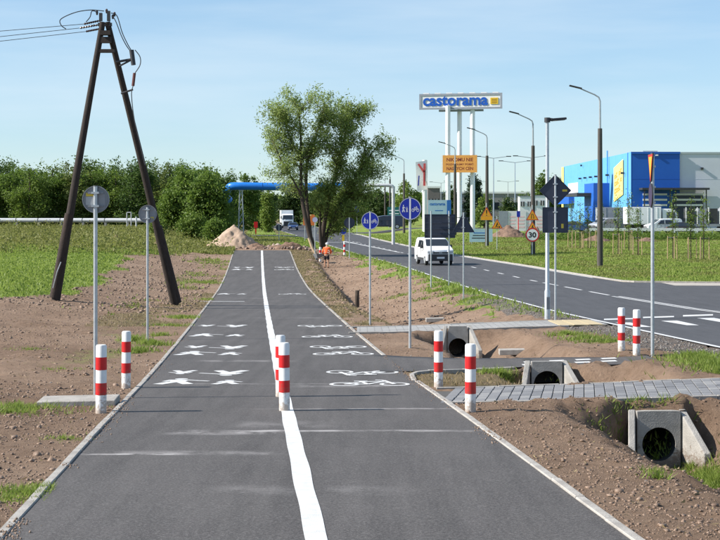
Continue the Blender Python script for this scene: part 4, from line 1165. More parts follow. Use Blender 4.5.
M_bark = mat('bark_brown', (.075, .055, .042), (.035, .027, .021), 6, .95, .6, 25, stretch=(3, 3, .6))
LM = {'hedge': leaf_mat('leaf_hedge', (.065, .115, .018), (.115, .188, .03), (.18, .26, .048), .48),
      'fresh': leaf_mat('leaf_fresh', (.085, .14, .02), (.14, .21, .03), (.21, .27, .05)),
      'willow': leaf_mat('leaf_willow', (.14, .21, .045), (.235, .32, .08), (.36, .43, .15), .5),
      'willow_dark': leaf_mat('leaf_willow_dark', (.12, .18, .038), (.205, .28, .066), (.32, .38, .125), .5),
      'hedge2': leaf_mat('leaf_hedge_olive', (.075, .105, .024), (.125, .165, .038), (.2, .235, .065), .45),
      'hedge3': leaf_mat('leaf_hedge_deep', (.045, .088, .02), (.08, .14, .03), (.14, .2, .05), .45),
      'fresh2': leaf_mat('leaf_hedge_light', (.08, .135, .02), (.135, .205, .032), (.2, .275, .055), .5),
      'dark': leaf_mat('leaf_dark', (.03, .06, .012), (.055, .095, .02), (.10, .14, .035)),
      'conifer': leaf_mat('leaf_conifer', (.010, .028, .014), (.02, .048, .02), (.04, .07, .03), .15)}
def tree_mesh(name, lobes, trunk_pts, trunk_r, lm, n_cl, per, rad, leaf, limbs=14, shell=.55, label='', cat='tree', group=None, droop=0.0, aspect=.5):
    """a tree standing at its own origin: trunk with limbs, crown of leaf clumps"""
    t = thing(name, label, cat, group=group)
    cc, C = clumps(lobes, n_cl, per, rad, shell)
    C = C[C[:, 2] > .05]
    V, Fq = leaf_quads(C, leaf, aspect, droop)
    mesh_np('crown', V, Fq, LM[lm], t)
    mb = MB(); tp = [Vector(p) for p in trunk_pts]
    mb.tube(tp, [trunk_r * (1 - .7 * i / max(1, len(tp) - 1)) for i in range(len(tp))], 8)
    sel = cc[rng.choice(len(cc), min(limbs, len(cc)), replace=False)]
    for c_ in sel:
        k = random.uniform(.3, .98); i = min(int(k * (len(tp) - 1)), len(tp) - 2); p0 = tp[i].lerp(tp[i + 1], k * (len(tp) - 1) - i)
        if c_[2] < p0.z - .4: p0 = tp[0].lerp(tp[1], .5)
        limb(mb, p0, c_, trunk_r * random.uniform(.22, .4), trunk_r * .06)
    mb.build('trunk', M_bark, t, smooth=True)
    return t

# ---- hedgerow variants
def hedge_tree(i):
    h = 8.0; lobes = []
    for k in range(9):
        a = random.uniform(0, 6.28); rr_ = random.uniform(.2, 1.7); z = random.uniform(1.0, 6.3)
        lobes.append((rr_ * math.cos(a), rr_ * math.sin(a), z, random.uniform(1.1, 1.8), random.uniform(1.1, 1.8), random.uniform(1.0, 1.7)))
    for k in range(6):
        a = random.uniform(0, 6.28); q_ = random.uniform(.3, 1.9); lobes.append((q_ * math.cos(a), q_ * math.sin(a), random.uniform(5.6, 7.1), .42, .42, random.uniform(.8, 1.5)))
    lobes.append((0, 0, .9, 2.2, 2.2, 1.1))
    return tree_mesh('hedgerow_tree', lobes, [(0, 0, -.3), (.1, 0, 2.5), (-.1, .1, 5), (0, 0, 7.2)], .16, ('hedge', 'hedge2', 'hedge', 'fresh2', 'hedge3')[i], 520, 16, .30, .29, 10)
HV = [hedge_tree(i) for i in range(5)]
used = [False] * 5
h_lab = 'leafy green hedgerow tree in the row behind the white pipe'
h_lab2 = 'leafy green hedgerow tree in the back row rising over the front row'
def place(var, flags, i, loc, rz, sc, label, group):
    if not flags[i]: flags[i] = True; o = var[i]
    else: o = copy_tree(var[i])
    o.location = loc; o.rotation_euler = (0, 0, rz); o.scale = sc; o['label'] = label; o['group'] = group
    return o
for k in range(15):
    px = -24 + k * 17.2 + random.uniform(-4, 4); d = 184 + random.uniform(-4, 3)
    p = gat(px, d); top = 166 + 5 * math.sin(k * 1.9) + random.uniform(-3, 4) + (4 if px < 70 else 0)
    H = CZ - (top - YH) * d / F - p.z; s_ = H / 8.0
    place(HV, used, k % 5, p, random.uniform(0, 6), (s_ * random.uniform(.95, 1.15), s_ * 1.05, s_), h_lab, 'hedgerow trees, front row')
for k in range(15):
    px = -16 + k * 17.0 + random.uniform(-5, 5); d = 196 + random.uniform(-3, 4)
    p = gat(px, d); top = 163 + 4 * math.sin(k * 2.7 + 1) + random.uniform(-2.5, 4)
    H = CZ - (top - YH) * d / F - p.z; s_ = H / 8.0
    place(HV, used, (k * 3 + 1) % 5, p, random.uniform(0, 6), (s_, s_, s_), h_lab2, 'hedgerow trees, back row')
# ---- big thicket beside the mound
def thicket(label, px, d, ytop, w_px, lm, base_row=None, n_cl=620, leaf=.3, name='broad_shrub'):
    p = gat(px, d); H = CZ - (ytop - YH) * d / F - p.z; W_ = w_px * d / F / 2; lobes = [(0, 0, H * .32, W_, W_ * .8, H * .33)]
    for k in range(9):
        a = 6.28 * k / 9 + random.uniform(-.3, .3); q = random.uniform(.35, .72)
        z = random.uniform(.3, .78) * H
        lobes.append((W_ * q * math.cos(a), W_ * q * .8 * math.sin(a), z, W_ * random.uniform(.3, .45), W_ * .36, H * random.uniform(.16, .24)))
    lobes.append((random.uniform(-.2, .2) * W_, 0, H * .82, W_ * .3, W_ * .3, H * .17))
    t = tree_mesh(name, lobes, [(0, 0, -.3), (.1, 0, H * .35), (0, .1, H * .8)], .16, lm, n_cl, 17, .3, leaf, 12, label=label, cat='tree' if H > 4 else 'shrub')
    t.location = p; return t
thicket('broad dark green tree next to the blue pipe elbow and the sand heap', 209, 150, 170, 46, 'hedge', n_cl=900)
thicket('dense green tree standing behind the right leg of the timber pole', 178, 156, 167, 42, 'hedge', n_cl=800)
thicket('low yellowish green bush at the foot of the broad dark tree', 191, 139, 214, 24, 'fresh', n_cl=240, leaf=.22, name='low_bush')
thicket('small dark bush touching the sand heap', 214, 137, 219, 20, 'hedge', n_cl=200, leaf=.22, name='low_bush')
thicket('small bright bush in front of the white pipe end', 157, 141, 219, 16, 'fresh', n_cl=150, leaf=.2, name='low_bush')
thicket('tree of the wood behind the lattice pipe support', 244, 250, 172, 34, 'hedge', n_cl=600, leaf=.4)
thicket('dark tree filling the gap under the blue pipe', 262, 262, 184, 30, 'dark', n_cl=520, leaf=.4)
thicket('bright green poplar under the blue pipe', 268, 236, 189, 14, 'fresh', n_cl=300, leaf=.34)
thicket('dark tree behind the white lorry', 292, 330, 186, 36, 'dark', n_cl=520, leaf=.5)
thicket('dark tree behind the willow trunks', 318, 320, 186, 34, 'dark', n_cl=520, leaf=.5)
thicket('green tree left of the distant lamp posts', 352, 305, 188, 34, 'hedge', n_cl=520, leaf=.46)
thicket('dark green tree behind the white vertical pipe', 377, 330, 187, 28, 'dark', n_cl=460, leaf=.46)
thicket('round bright green tree behind the green direction sign', 407, 285, 180, 27, 'fresh', n_cl=560, leaf=.42)
thicket('slim dark tree between the white sign legs', 451, 300, 184, 13, 'dark', n_cl=280, leaf=.4)
thicket('blue green tree right of the white sign legs', 474, 300, 173, 19, 'conifer', n_cl=420, leaf=.4)
thicket('yellow green bush left of the white hoarding', 484, 240, 192, 14, 'fresh', n_cl=260, leaf=.34)
thicket('dark round bush behind the hoarding', 509, 250, 197, 20, 'dark', n_cl=320, leaf=.36)
thicket('tall loose tree left of the store behind the diamond sign', 546, 300, 170, 24, 'hedge', n_cl=420, leaf=.42)
thicket('green tree at the corner of the blue store', 561, 320, 176, 14, 'dark', n_cl=260, leaf=.42)
thicket('low green bush beside the grey flat roofed hall', 530, 290, 192, 20, 'hedge', n_cl=260, leaf=.42)

# ---- the two willows by the end of the path
def willow(name, label, base, stems, lobes_px, d, lm, n_cl, per, leaf, rad, limbs, depth, shell=.25):
    t = thing(name, label, 'tree', base)
    loc = lambda px, py, dy=0.0: at(px, py, d + dy) - Vector(base)
    lobes = []
    for (px, py, rx, ry) in lobes_px:
        c_ = loc(px, py); sx = d / F * .86
        lobes.append((c_.x, random.uniform(-depth, depth), c_.z, rx * sx, max(rx * sx, 1.1) * random.uniform(.9, 1.2), ry * sx))
    cc, _ = clumps(lobes, limbs, 2, .1, .0)
    mb = MB(); pts_all = []
    for st in stems:
        pts = spline([loc(px, py, dy) for px, py, dy, r in st], 5); rs = np.interp(np.linspace(0, 1, len(pts)), np.linspace(0, 1, len(st)), [q[3] for q in st])
        mb.tube(pts, list(rs), 9); pts_all += list(zip(pts, rs))
    trunk = mb.build('trunk', M_bark, t, smooth=True)
    br_ = MB()
    cl_c = []
    for c_ in cc:
        c_ = Vector(c_); cand = [(pp, r_) for pp, r_ in pts_all if pp.z < c_.z + .2 and pp.z > 1.5] or pts_all
        pp, r_ = min(cand, key=lambda q: (q[0] - c_).length + .5 * abs(q[0].z - c_.z + (q[0] - c_).length * .6))
        bp_ = limb(br_, pp, c_, min(r_ * .5, .045), .010, .12, 5, 5)
        ln_ = (c_ - pp).length; tip = (c_ - pp).normalized() * .5 + Vector((0, 0, .45))
        for u in np.linspace(max(0.0, 1 - 2.6 / max(ln_, .1)), 1.0, n_cl):
            k_ = min(int(u * 5), 4); q_ = bp_[k_].lerp(bp_[k_ + 1], u * 5 - k_); cl_c.append(q_ + Vector(rng.normal(0, .16, 3)))
        for u in (.5, 1.0): cl_c.append(c_ + tip * u + Vector(rng.normal(0, .12, 3)))
        for j in range(2):        # side twigs
            st_ = bp_[random.choice((3, 4, 5))]; e_ = st_ + Vector((random.uniform(-1, 1), random.uniform(-1, 1), random.uniform(-.1, .9))).normalized() * random.uniform(.5, 1.0)
            br_.tube([st_, st_.lerp(e_, .5) + Vector((0, 0, .05)), e_], [.012, .009, .005], 4)
            cl_c += [st_.lerp(e_, .6), e_]
    cl_c = np.array([tuple(c_) for c_ in cl_c]); k_ = np.maximum(3, rng.poisson(per, len(cl_c))); rep = np.repeat(np.arange(len(cl_c)), k_)
    rs_ = rad * rng.uniform(.55, 1.45, len(cl_c)); C = cl_c[rep] + rng.normal(size=(len(rep), 3)) * rs_[rep][:, None]
    V, Fq = leaf_quads(C, leaf, .34, .35)
    mesh_np('crown', V, Fq, LM[lm], t)
    br_.build('branches', M_bark, trunk, smooth=True)
    return t
d = 116.0
b1 = gat(312, d)
willow('willow_tree', 'tall loose willow with bare forked trunks beside the end of the path', b1,
       [[(314, 250, 0, 0.224), (309, 232, 0, 0.198), (303, 205, 0, 0.165), (301, 180, .2, 0.132), (301, 150, .4, 0.099), (300, 125, .5, 0.059), (299, 108, .6, 0.026)],
        [(312, 247, .3, 0.172), (308, 215, .5, 0.145), (306, 180, .8, 0.132), (309, 155, .9, 0.106), (316, 137, 1.0, 0.079), (321, 118, 1.0, 0.053), (325, 103, 1.0, 0.023)],
        [(304, 200, 0, 0.092), (292, 178, -.6, 0.066), (281, 160, -1, 0.046), (276, 148, -1.2, 0.026)],
        [(302, 160, .2, 0.079), (291, 140, 0, 0.053), (285, 120, -.2, 0.030)]],
       [(281, 112, 12, 13), (299, 108, 13, 13), (322, 102, 12, 10), (328, 116, 8, 12), (278, 130, 11, 10), (300, 130, 14, 15), (318, 128, 10, 12), (274, 148, 10, 9), (290, 152, 14, 13), (310, 152, 12, 13), (282, 166, 16, 8), (302, 172, 14, 12), (276, 176, 9, 6), (292, 186, 14, 8), (318, 145, 9, 13), (312, 100, 7, 6), (288, 99, 8, 6), (270, 140, 6, 6), (268, 120, 5, 7)], d, 'willow', 5, 10, .21, .20, 180, 1.5)
b2 = gat(324, d + 2.5)
willow('willow_tree', 'dense dark willow leaning towards the road next to the forked willow', b2,
       [[(322, 249, 0, 0.238), (324, 225, 0, 0.198), (330, 195, 0, 0.158), (340, 160, .3, 0.119), (346, 130, .4, 0.066), (350, 112, .5, 0.026)],
        [(323, 247, .2, 0.185), (332, 222, .3, 0.158), (346, 195, .5, 0.119), (360, 170, .7, 0.086), (374, 150, .8, 0.046), (384, 140, .9, 0.020)],
        [(321, 246, -.3, .16), (320, 225, -.4, .11), (321, 205, -.5, .07), (324, 190, -.5, .03)]],
       [(346, 108, 8, 8), (338, 122, 12, 13), (354, 122, 13, 13), (364, 112, 8, 7), (334, 145, 13, 14), (352, 145, 15, 15), (368, 160, 15, 13), (382, 144, 11, 9), (374, 172, 12, 12), (340, 170, 17, 15), (358, 182, 17, 14), (326, 190, 14, 14), (344, 200, 18, 14), (330, 212, 16, 12), (352, 212, 14, 10), (316, 204, 10, 12), (366, 194, 11, 10), (338, 228, 12, 8), (387, 152, 6, 8)], d + 2.5, 'willow_dark', 5, 11, .22, .21, 250, 1.8, .2)
# split stump and cut log between the trunks
q = gat(318, 113.5); t = MB(); t.tube([(0, 0, 0), (-.45, .1, .7), (-.75, .2, 1.5)], [.12, .12, .1], 8); o = t.build('cut_branch', mat('fresh_wood', (.55, .42, .28), (.42, .3, .18), 6, .8), None, smooth=True); o.location = q; tag(o, 'pale freshly cut branch leaning on the willow trunk', 'branch')

# ---- staked young trees on the right verge
def young(lm, seed_, H=4.9, slim=.42):
    t = thing('young_tree', '', 'tree', group='staked young trees')
    lobes = [(0, 0, z, slim * (1.15 - abs(z - 3.0) / 2.6), slim * (1.15 - abs(z - 3.0) / 2.6), .5) for z in np.linspace(1.7, H - .3, 6)]
    cc, C = clumps(lobes, 80, 7, .12, .2); V, Fq = leaf_quads(C, .12, .55); mesh_np('crown', V, Fq, LM[lm], t)
    mb = MB(); mb.tube([(0, 0, -.2), (.02, 0, 2), (-.02, 0, H - .2)], [.045, .035, .012], 6)
    for c_ in cc[:22]: limb(mb, (0, 0, max(1.5, c_[2] - .4)), c_, .012, .005, .05, 3, 4)
    mb.build('trunk', M_bark, t)
    ms = mat('stake_pine', (.40, .30, .17), (.30, .22, .12), 5, .8)
    for a in (.5, 2.6, 4.7): MB().tube([(.42 * math.cos(a), .42 * math.sin(a), -.3), (.40 * math.cos(a), .40 * math.sin(a), 1.72)], .038, 7).build('stake', ms, t)
    tp = [(.42 * math.cos(a), .42 * math.sin(a), 1.6) for a in (.5, 2.6, 4.7, .5)]
    MB().tube(tp, .03, 5).build('tie', M_dark, t)
    return t
YV = [young('fresh', 0), young('fresh', 1), young('hedge', 2, 4.4, .34)]
yu = [False] * 3
for k, (px, d, v_) in enumerate(((673, 108, 1), (691, 108, 0), (703.5, 107, 0), (638, 118, 2), (629, 128, 1), (618, 119, 1), (600, 134, 2), (588, 133, 2), (580, 133, 0), (572, 135, 1))):
    o = place(YV, yu, v_, gat(px, d), random.uniform(0, 6), (1, 1, random.uniform(.9, 1.1)), ['leafy young tree tied between three stakes, beside the yield sign pole' if px > 650 else 'fuller young tree tied between three stakes before the light blue wall', 'bright young tree tied between three wooden stakes on the grass verge', 'slim short young tree tied between three wooden stakes on the verge'][v_], 'staked young trees')

# ------------------------------------------------------------------ heat pipes
M_pipeb = mat('pipe_blue', (.02, .19, .62), (.016, .16, .54), 2, .35)
M_pipew = mat('pipe_silver', (.52, .53, .54), (.4, .41, .42), 1.5, .45, stretch=(.3, 3, 3))
d = 158.0
def PX(px, py, dy=0.0): return at(px, py, d + dy)
t = thing('overhead_pipe', 'thick blue heating pipe carried over the road on a lattice support', 'pipe', gat(241, d)); o0 = Vector(t.location)
blue = MB(); ctr = [PX(229, 200, 3), PX(226.5, 197, 2.4), PX(226.5, 192, 1.4), PX(229.5, 187.4, .5), PX(236, 186.2), PX(270, 186.6), PX(310, 187), PX(345, 186.4)]
blue.tube([q - o0 for q in spline(ctr, 6)], .43, 16); blue.build('blue_pipe', M_pipeb, t, smooth=True)
wp = MB(); wp.tube([q - o0 for q in spline([PX(345, 186.4), PX(372, 185.6), PX(389, 185.4), PX(393, 187.5), PX(393.3, 192), PX(393.3, 246)], 6)], .19, 14); wp.build('white_pipe', M_pipew, t, smooth=True)
rgm = MB()
for px in (262, 295, 330): rgm.tube([PX(px, 186.5) - o0 - Vector((.06, 0, 0)), PX(px, 186.5) - o0 + Vector((.06, 0, 0))], .47, 14)
rgm.build('flange', M_pipeb, t)
bx_ = Vector((0, 0, 0)); Ht = CZ - (190.5 - YH) * d / F - t.location[2]
lat = MB()
for sx in (-1, 1):
    for sy in (-1, 1): lat.tube([(sx * .32, sy * .32, -.2), (sx * .14, sy * .14, Ht)], .045, 6)
for k in range(7):
    z0_, z1_ = Ht * k / 7, Ht * (k + 1) / 7; w0, w1 = .32 - .18 * k / 7, .32 - .18 * (k + 1) / 7
    for sy in (-1, 1):
        lat.tube([(-w0, sy * w0, z0_), (w1, sy * w1, z1_)], .025, 5); lat.tube([(sy * w0, -w0, z0_), (sy * w1, w1, z1_)], .025, 5)
lat.box((0, 0, Ht + .03), (.5, .5, .08)); lat.build('lattice_support', M_steel, t)
MB().box((0, 0, .1), (1.0, 1.0, .7)).build('footing', M_conc, t)
# ground-level silver pipe in front of the hedgerow
p0, p1 = gat(-70, 175), gat(196, 170); zc = CZ - (220.3 - YH) * 173 / F
t = thing('ground_pipe', 'long pale heating pipe running low in front of the hedgerow', 'pipe', (p0.x, p0.y, 0))
o0 = Vector(t.location); n_s = 12
for k in range(n_s):
    a, b_ = k / n_s, (k + 1) / n_s - .004
    qa = p0.lerp(p1, a); qb = p0.lerp(p1, b_); qa.z = qb.z = zc
    MB().tube([qa - o0, qb - o0], .27, 14).build('pipe_section', M_pipew, t, smooth=True)
    MB().box(Vector((qa.x, qa.y, (gz(qa.x, qa.y) + zc - .4) / 2)) - o0, (.25, .5, max(.1, zc - .4 - gz(qa.x, qa.y)) + .3)).build('pipe_foot', M_conc, t)
q = gat(129, 168); t = thing('valve_stand', 'small pale valve frame standing by the end of the silver pipe', 'valve', q)
zt = zrow(q, 212.5, 168)
for sg in (-.25, .25): MB().tube([(sg, 0, -.2), (sg, 0, zt)], .06, 8).build('post', M_pipew, t)
MB().tube([(-.25, 0, zt), (.25, 0, zt)], .06, 8).build('bar', M_pipew, t); MB().tube([(.85, 0, 0), (.85, 0, zt - .5)], .1, 8).build('valve', M_pipew, t)

# ------------------------------------------------------------------ earth heaps
def heap(name, px, d, w_px, h_px, label, mtl, seed_, sx=1.0, peak=0.0, depth=None, extra=0.0, dz=0.0):
    q = gat(px, d); W_ = w_px * d / F / 2; H = h_px * d / F; D_ = depth or W_ * .8
    n_ = 56; u = np.linspace(-1.15, 1.15, n_); U, Vv = np.meshgrid(u, u)
    r_ = np.sqrt((U - peak * (1 - np.abs(U))) ** 2 + Vv ** 2)
    h = np.clip(1 - r_, -.05, 1) ** 1.0
    nn = fbm(U * 3 + seed_, Vv * 3, seed_) - .5; n2 = fbm(U * 10 + seed_, Vv * 10, seed_ + 3) - .5
    Z = H * (h * (1 + .35 * nn) + .16 * n2 * (h > .02) + extra * np.clip(h, 0, 1) ** .3 * (nn + .15)) - .08
    X_g = U * W_; Y_g = Vv * D_
    Z = Z + (ground(q.x + X_g, q.y + Y_g, False) - q.z) * .9
    i = np.arange(n_ * n_).reshape(n_, n_); qd = np.stack([i[:-1, :-1], i[:-1, 1:], i[1:, 1:], i[1:, :-1]], -1).reshape(-1, 4)
    o = mesh_np(name, np.stack([X_g, Y_g, Z], -1).reshape(-1, 3), qd, mtl, smooth=True); o.location = q + Vector((0, 0, dz)); tag(o, label, 'heap')
    return o
M_sand = mat('sand_heap', (.44, .33, .25), (.33, .235, .17), 1.6, .95, .7, 9)
M_earth = mat('dug_earth', (.24, .155, .11), (.12, .075, .052), 1.5, .95, .9, 8)
heap('sand_heap', 234, 123.5, 60, 25, 'pale sand heap at the end of the path below the lattice support', M_sand, 5, peak=0)
heap('earth_heap', 257, 121.2, 34, 6, 'low dark dug earth against the sand heap', M_earth, 9, depth=1.0, extra=.6)
heap('rubble_heap', 287, 121.0, 48, 7, 'ridge of rubble and broken asphalt across the end of the path', M_earth, 13, depth=.9, extra=.9)
heap('earth_heap', 116, 128, 14, 6, 'small earth heap in the weeds behind the round sign', M_earth, 17)
heap('earth_heap', 158, 118, 16, 7, 'reddish earth heap by the right leg of the timber pole', M_earth, 19)
heap('earth_heap', 508, 160, 44, 10, 'dark earth heap before the white hoarding', M_earth, 23, extra=.5)
heap('earth_heap', 537, 158, 26, 9, 'low earth heap behind the 30 limit sign', M_earth, 29, extra=.5)
heap('earth_heap', 596, 150, 34, 6, 'flat brown earth heap behind the staked young trees', M_earth, 31, extra=.5)
heap('earth_heap', 646, 148, 26, 5, 'low pale earth heap under the row of vehicles', M_earth, 37, extra=.5)

# ------------------------------------------------------------------ road vehicles
def car_body(t, prof, W_, belt, inset, m, name='body'):
    """side profile (y, z) swept across the width, upper part drawn in; nose towards -Y"""
    zmax = max(z for _, z in prof)
    def hw(z): return W_ / 2 - (inset * ((z - belt) / (zmax - belt)) ** 1.2 if z > belt else .035 * max(0, (belt - z - .35)))
    mb = MB(); n_ = len(prof); cols = (-1, -.86, -.4, 0, .4, .86, 1); vs = []
    y0 = min(y for y, _ in prof); y1 = max(y for y, _ in prof)
    for c_ in cols:
        for y, z in prof:
            k = abs(c_) ** 2; yy = y + .13 * k * max(0, 1 - (y - y0) / .9) - .07 * k * max(0, 1 - (y1 - y) / .6)
            zz = z - (.04 if z > belt + .3 else .015) * abs(c_) ** 3
            vs.append((c_ * hw(z), yy, zz))
    fs = []
    for j in range(len(cols) - 1):
        for i in range(n_): a = j * n_ + i; b_ = j * n_ + (i + 1) % n_; fs.append((a, b_, b_ + n_, a + n_))
    fs.append(tuple(range(n_))); fs.append(tuple((len(cols) - 1) * n_ + i for i in range(n_))[::-1])
    mb.add(vs, fs); o = mb.build(name, m, t, smooth=True, bevel=.03)
    return o, hw
def wheel(t, x, y, r, w=.2):
    o = MB().tube([(x - w / 2, y, r), (x - w / 2 + .03, y, r), (x + w / 2 - .03, y, r), (x + w / 2, y, r)], [r - .03, r, r, r - .03], 20).build('wheel', M_rubber, t, smooth=True)
    sg = 1 if x > 0 else -1
    MB().tube([(x + sg * (w / 2 - .03), y, r), (x + sg * (w / 2 + .012), y, r)], [r * .66, r * .6], 16).build('rim', M_galv, o)
    return o
def panel(t, pts, m, name, parent=None): return MB().add(pts, [tuple(range(len(pts)))]).build(name, m, parent or t)

def small_van(loc, rz, m_body, label, name='delivery_van', windows_only_front=False):
    t = thing(name, label, 'van', loc, rz)
    prof = [(-2.2, .32), (-2.22, .78), (-2.14, 1.06), (-1.62, 1.2), (-1.36, 1.27), (-.62, 1.76), (-.2, 1.83), (1.9, 1.84), (2.12, 1.72), (2.2, 1.1), (2.2, .32)]
    W_v = 1.84; body, hw = car_body(t, prof, 1.84, 1.12, .16, m_body)
    lift = .012
    def surf(y, z, c_): return (c_ * hw(z), y, z)
    # windscreen lies on the slope between two profile points
    n_ = Vector((0, -.52, .75)).normalized() * .03
    def ws(u, c_): y = -1.36 + .74 * u; z = 1.27 + .49 * u; k = abs(c_) ** 2; return Vector((c_ * hw(z), y + .13 * k * max(0, 1 - (y + 2.22) / .9), z - .015)) + n_
    g_ = MB(); cs = (-.9, -.45, 0, .45, .9)
    for i in range(4): g_.add([ws(.06, cs[i]), ws(.06, cs[i + 1]), ws(.93, cs[i + 1]), ws(.93, cs[i])], [(0, 1, 2, 3)])
    g_.build('windscreen', M_glass, t)
    for sg in (-1, 1):
        def sd_(y, z): return (sg * (hw(z) + .008), y, z - .01)
        panel(t, [sd_(-.98, 1.2), sd_(-.1, 1.2), sd_(-.1, 1.66), sd_(-.5, 1.62)][::sg], M_glass, 'side_window')
        if not windows_only_front: panel(t, [sd_(0, 1.2), sd_(.95, 1.2), sd_(.95, 1.66), sd_(0, 1.66)][::sg], M_glass, 'side_window')
        MB().box((sg * 1.0, -.78, 1.24), (.2, .12, .24)).build('mirror', M_dark, t, bevel=.03)
        o = MB(); o.box((sg * .68, -2.13, .93), (.4, .12, .16), rz=sg * R(14)); o.build('headlight', mat('headlight_glass', (.6, .62, .64), (.45, .47, .5), 8, .12), t, bevel=.03)
        for y in (-1.42, 1.32): wheel(t, sg * .82, y, .325)
        MB().box((sg * .925, 0, .42), (.03, 2.0, .16)).build('side_sill', M_dark, t)
        MB().box((sg * .935, -.55, .98), (.02, .16, .04)).build('door_handle', M_dark, t)
    MB().box((0, -2.2, .54), (1.64, .16, .46)).build('bumper', M_dark, t, bevel=.04)
    MB().box((0, -2.215, .86), (1.0, .06, .10)).build('grille', M_dark, t, bevel=.01)
    o = MB(); o.add([(-.09, -2.25, .88), (0, -2.25, .94), (.09, -2.25, .88), (.09, -2.25, .85), (0, -2.25, .91), (-.09, -2.25, .85), (-.09, -2.25, .83), (0, -2.25, .89), (.09, -2.25, .83), (.09, -2.25, .80), (0, -2.25, .86), (-.09, -2.25, .80)], [(0, 1, 4, 5), (1, 2, 3, 4), (6, 7, 10, 11), (7, 8, 9, 10)]); o.build('badge', M_galv, t)
    MB().box((0, -2.295, .52), (.5, .015, .11)).build('number_plate', M_white_s, t)
    MB().tube([(-.5, -1.36, 1.25), (.15, -1.07, 1.45)], .012, 4).build('wiper', M_dark, t)
    for sg in (-1, 1):
        sm_ = MB()
        for y in (-1.0, -.04, 1.02): sm_.box((sg * (W_v / 2 - .004), y, .82), (.02, .018, .78))
        sm_.build('door_seam', M_dark, t)
    hd_ = MB(); hd_.box((.42, -.35, 1.28), (.42, .25, .5)); hd_.tube([(.42, -.4, 1.5), (.42, -.4, 1.56), (.42, -.4, 1.66), (.42, -.4, 1.72)], [.06, .1, .1, .05], 10); hd_.build('front_seat', M_dark, t)
    return t
M_vanw = mat('van_white_paint', (.82, .83, .84), (.78, .79, .8), 2, .25, coat=.5)
M_carblue = mat('car_blue_paint', (.02, .05, .16), (.016, .04, .13), 2, .25, coat=.5)
M_carnavy = mat('van_navy_paint', (.018, .026, .055), (.014, .02, .045), 2, .25, coat=.5)
x, y = on_surf(433, 265.5, zroad)
small_van((x + .15, y + 2.0, float(zroad(y + 2)) + .005), R(9), M_vanw, 'white delivery van driving towards the camera in the near lane')

def sedan(loc, rz, m, label):
    t = thing('parked_car', label, 'car', loc, rz)
    prof = [(-2.1, .3), (-2.12, .6), (-1.95, .82), (-1.1, .95), (-.35, 1.42), (.1, 1.47), (1.1, 1.43), (1.75, 1.02), (2.12, .95), (2.15, .32)]
    body, hw = car_body(t, prof, 1.78, .92, .2, m)
    n_ = Vector((0, -.53, .75)).normalized() * .03
    def ws(u, c_): y = -1.1 + .75 * u; z = .95 + .47 * u; k = abs(c_) ** 2; return Vector((c_ * hw(z), y + .13 * k * max(0, 1 - (y + 2.12) / .9), z - .012)) + n_
    g_ = MB(); cs = (-.88, -.4, 0, .4, .88)
    for i in range(4): g_.add([ws(.08, cs[i]), ws(.08, cs[i + 1]), ws(.95, cs[i + 1]), ws(.95, cs[i])], [(0, 1, 2, 3)])
    g_.build('windscreen', M_glass, t)
    for sg in (-1, 1):
        def sd_(y, z): return (sg * (hw(z) + .008), y, z - .01)
        panel(t, [sd_(-.85, 1.0), sd_(1.3, 1.0), sd_(.95, 1.36), sd_(-.3, 1.36)][::sg], M_glass, 'side_window')
        MB().box((sg * .66, -2.06, .7), (.36, .1, .13), rz=sg * R(14)).build('headlight', mat('headlight_glass', (.6, .62, .64)), t, bevel=.03)
        MB().box((sg * .68, 2.13, .8), (.34, .06, .13)).build('tail_light', M_red, t)
        for y in (-1.32, 1.3): wheel(t, sg * .8, y, .31)
        MB().box((sg * .97, -.7, 1.02), (.18, .1, .12)).build('mirror', m, t)
    MB().box((0, -2.12, .42), (1.5, .1, .2)).build('bumper', M_dark, t, bevel=.03)
    MB().box((0, -2.19, .46), (.5, .015, .11)).build('number_plate', M_white_s, t)
    return t
p = gat(291, 268); xl = float(xcen(268)) - 2.2
sedan((p.x + .35, 268, float(zroad(268)) + .005), R(6), M_carblue, 'dark blue car on the far road in front of the white lorry')
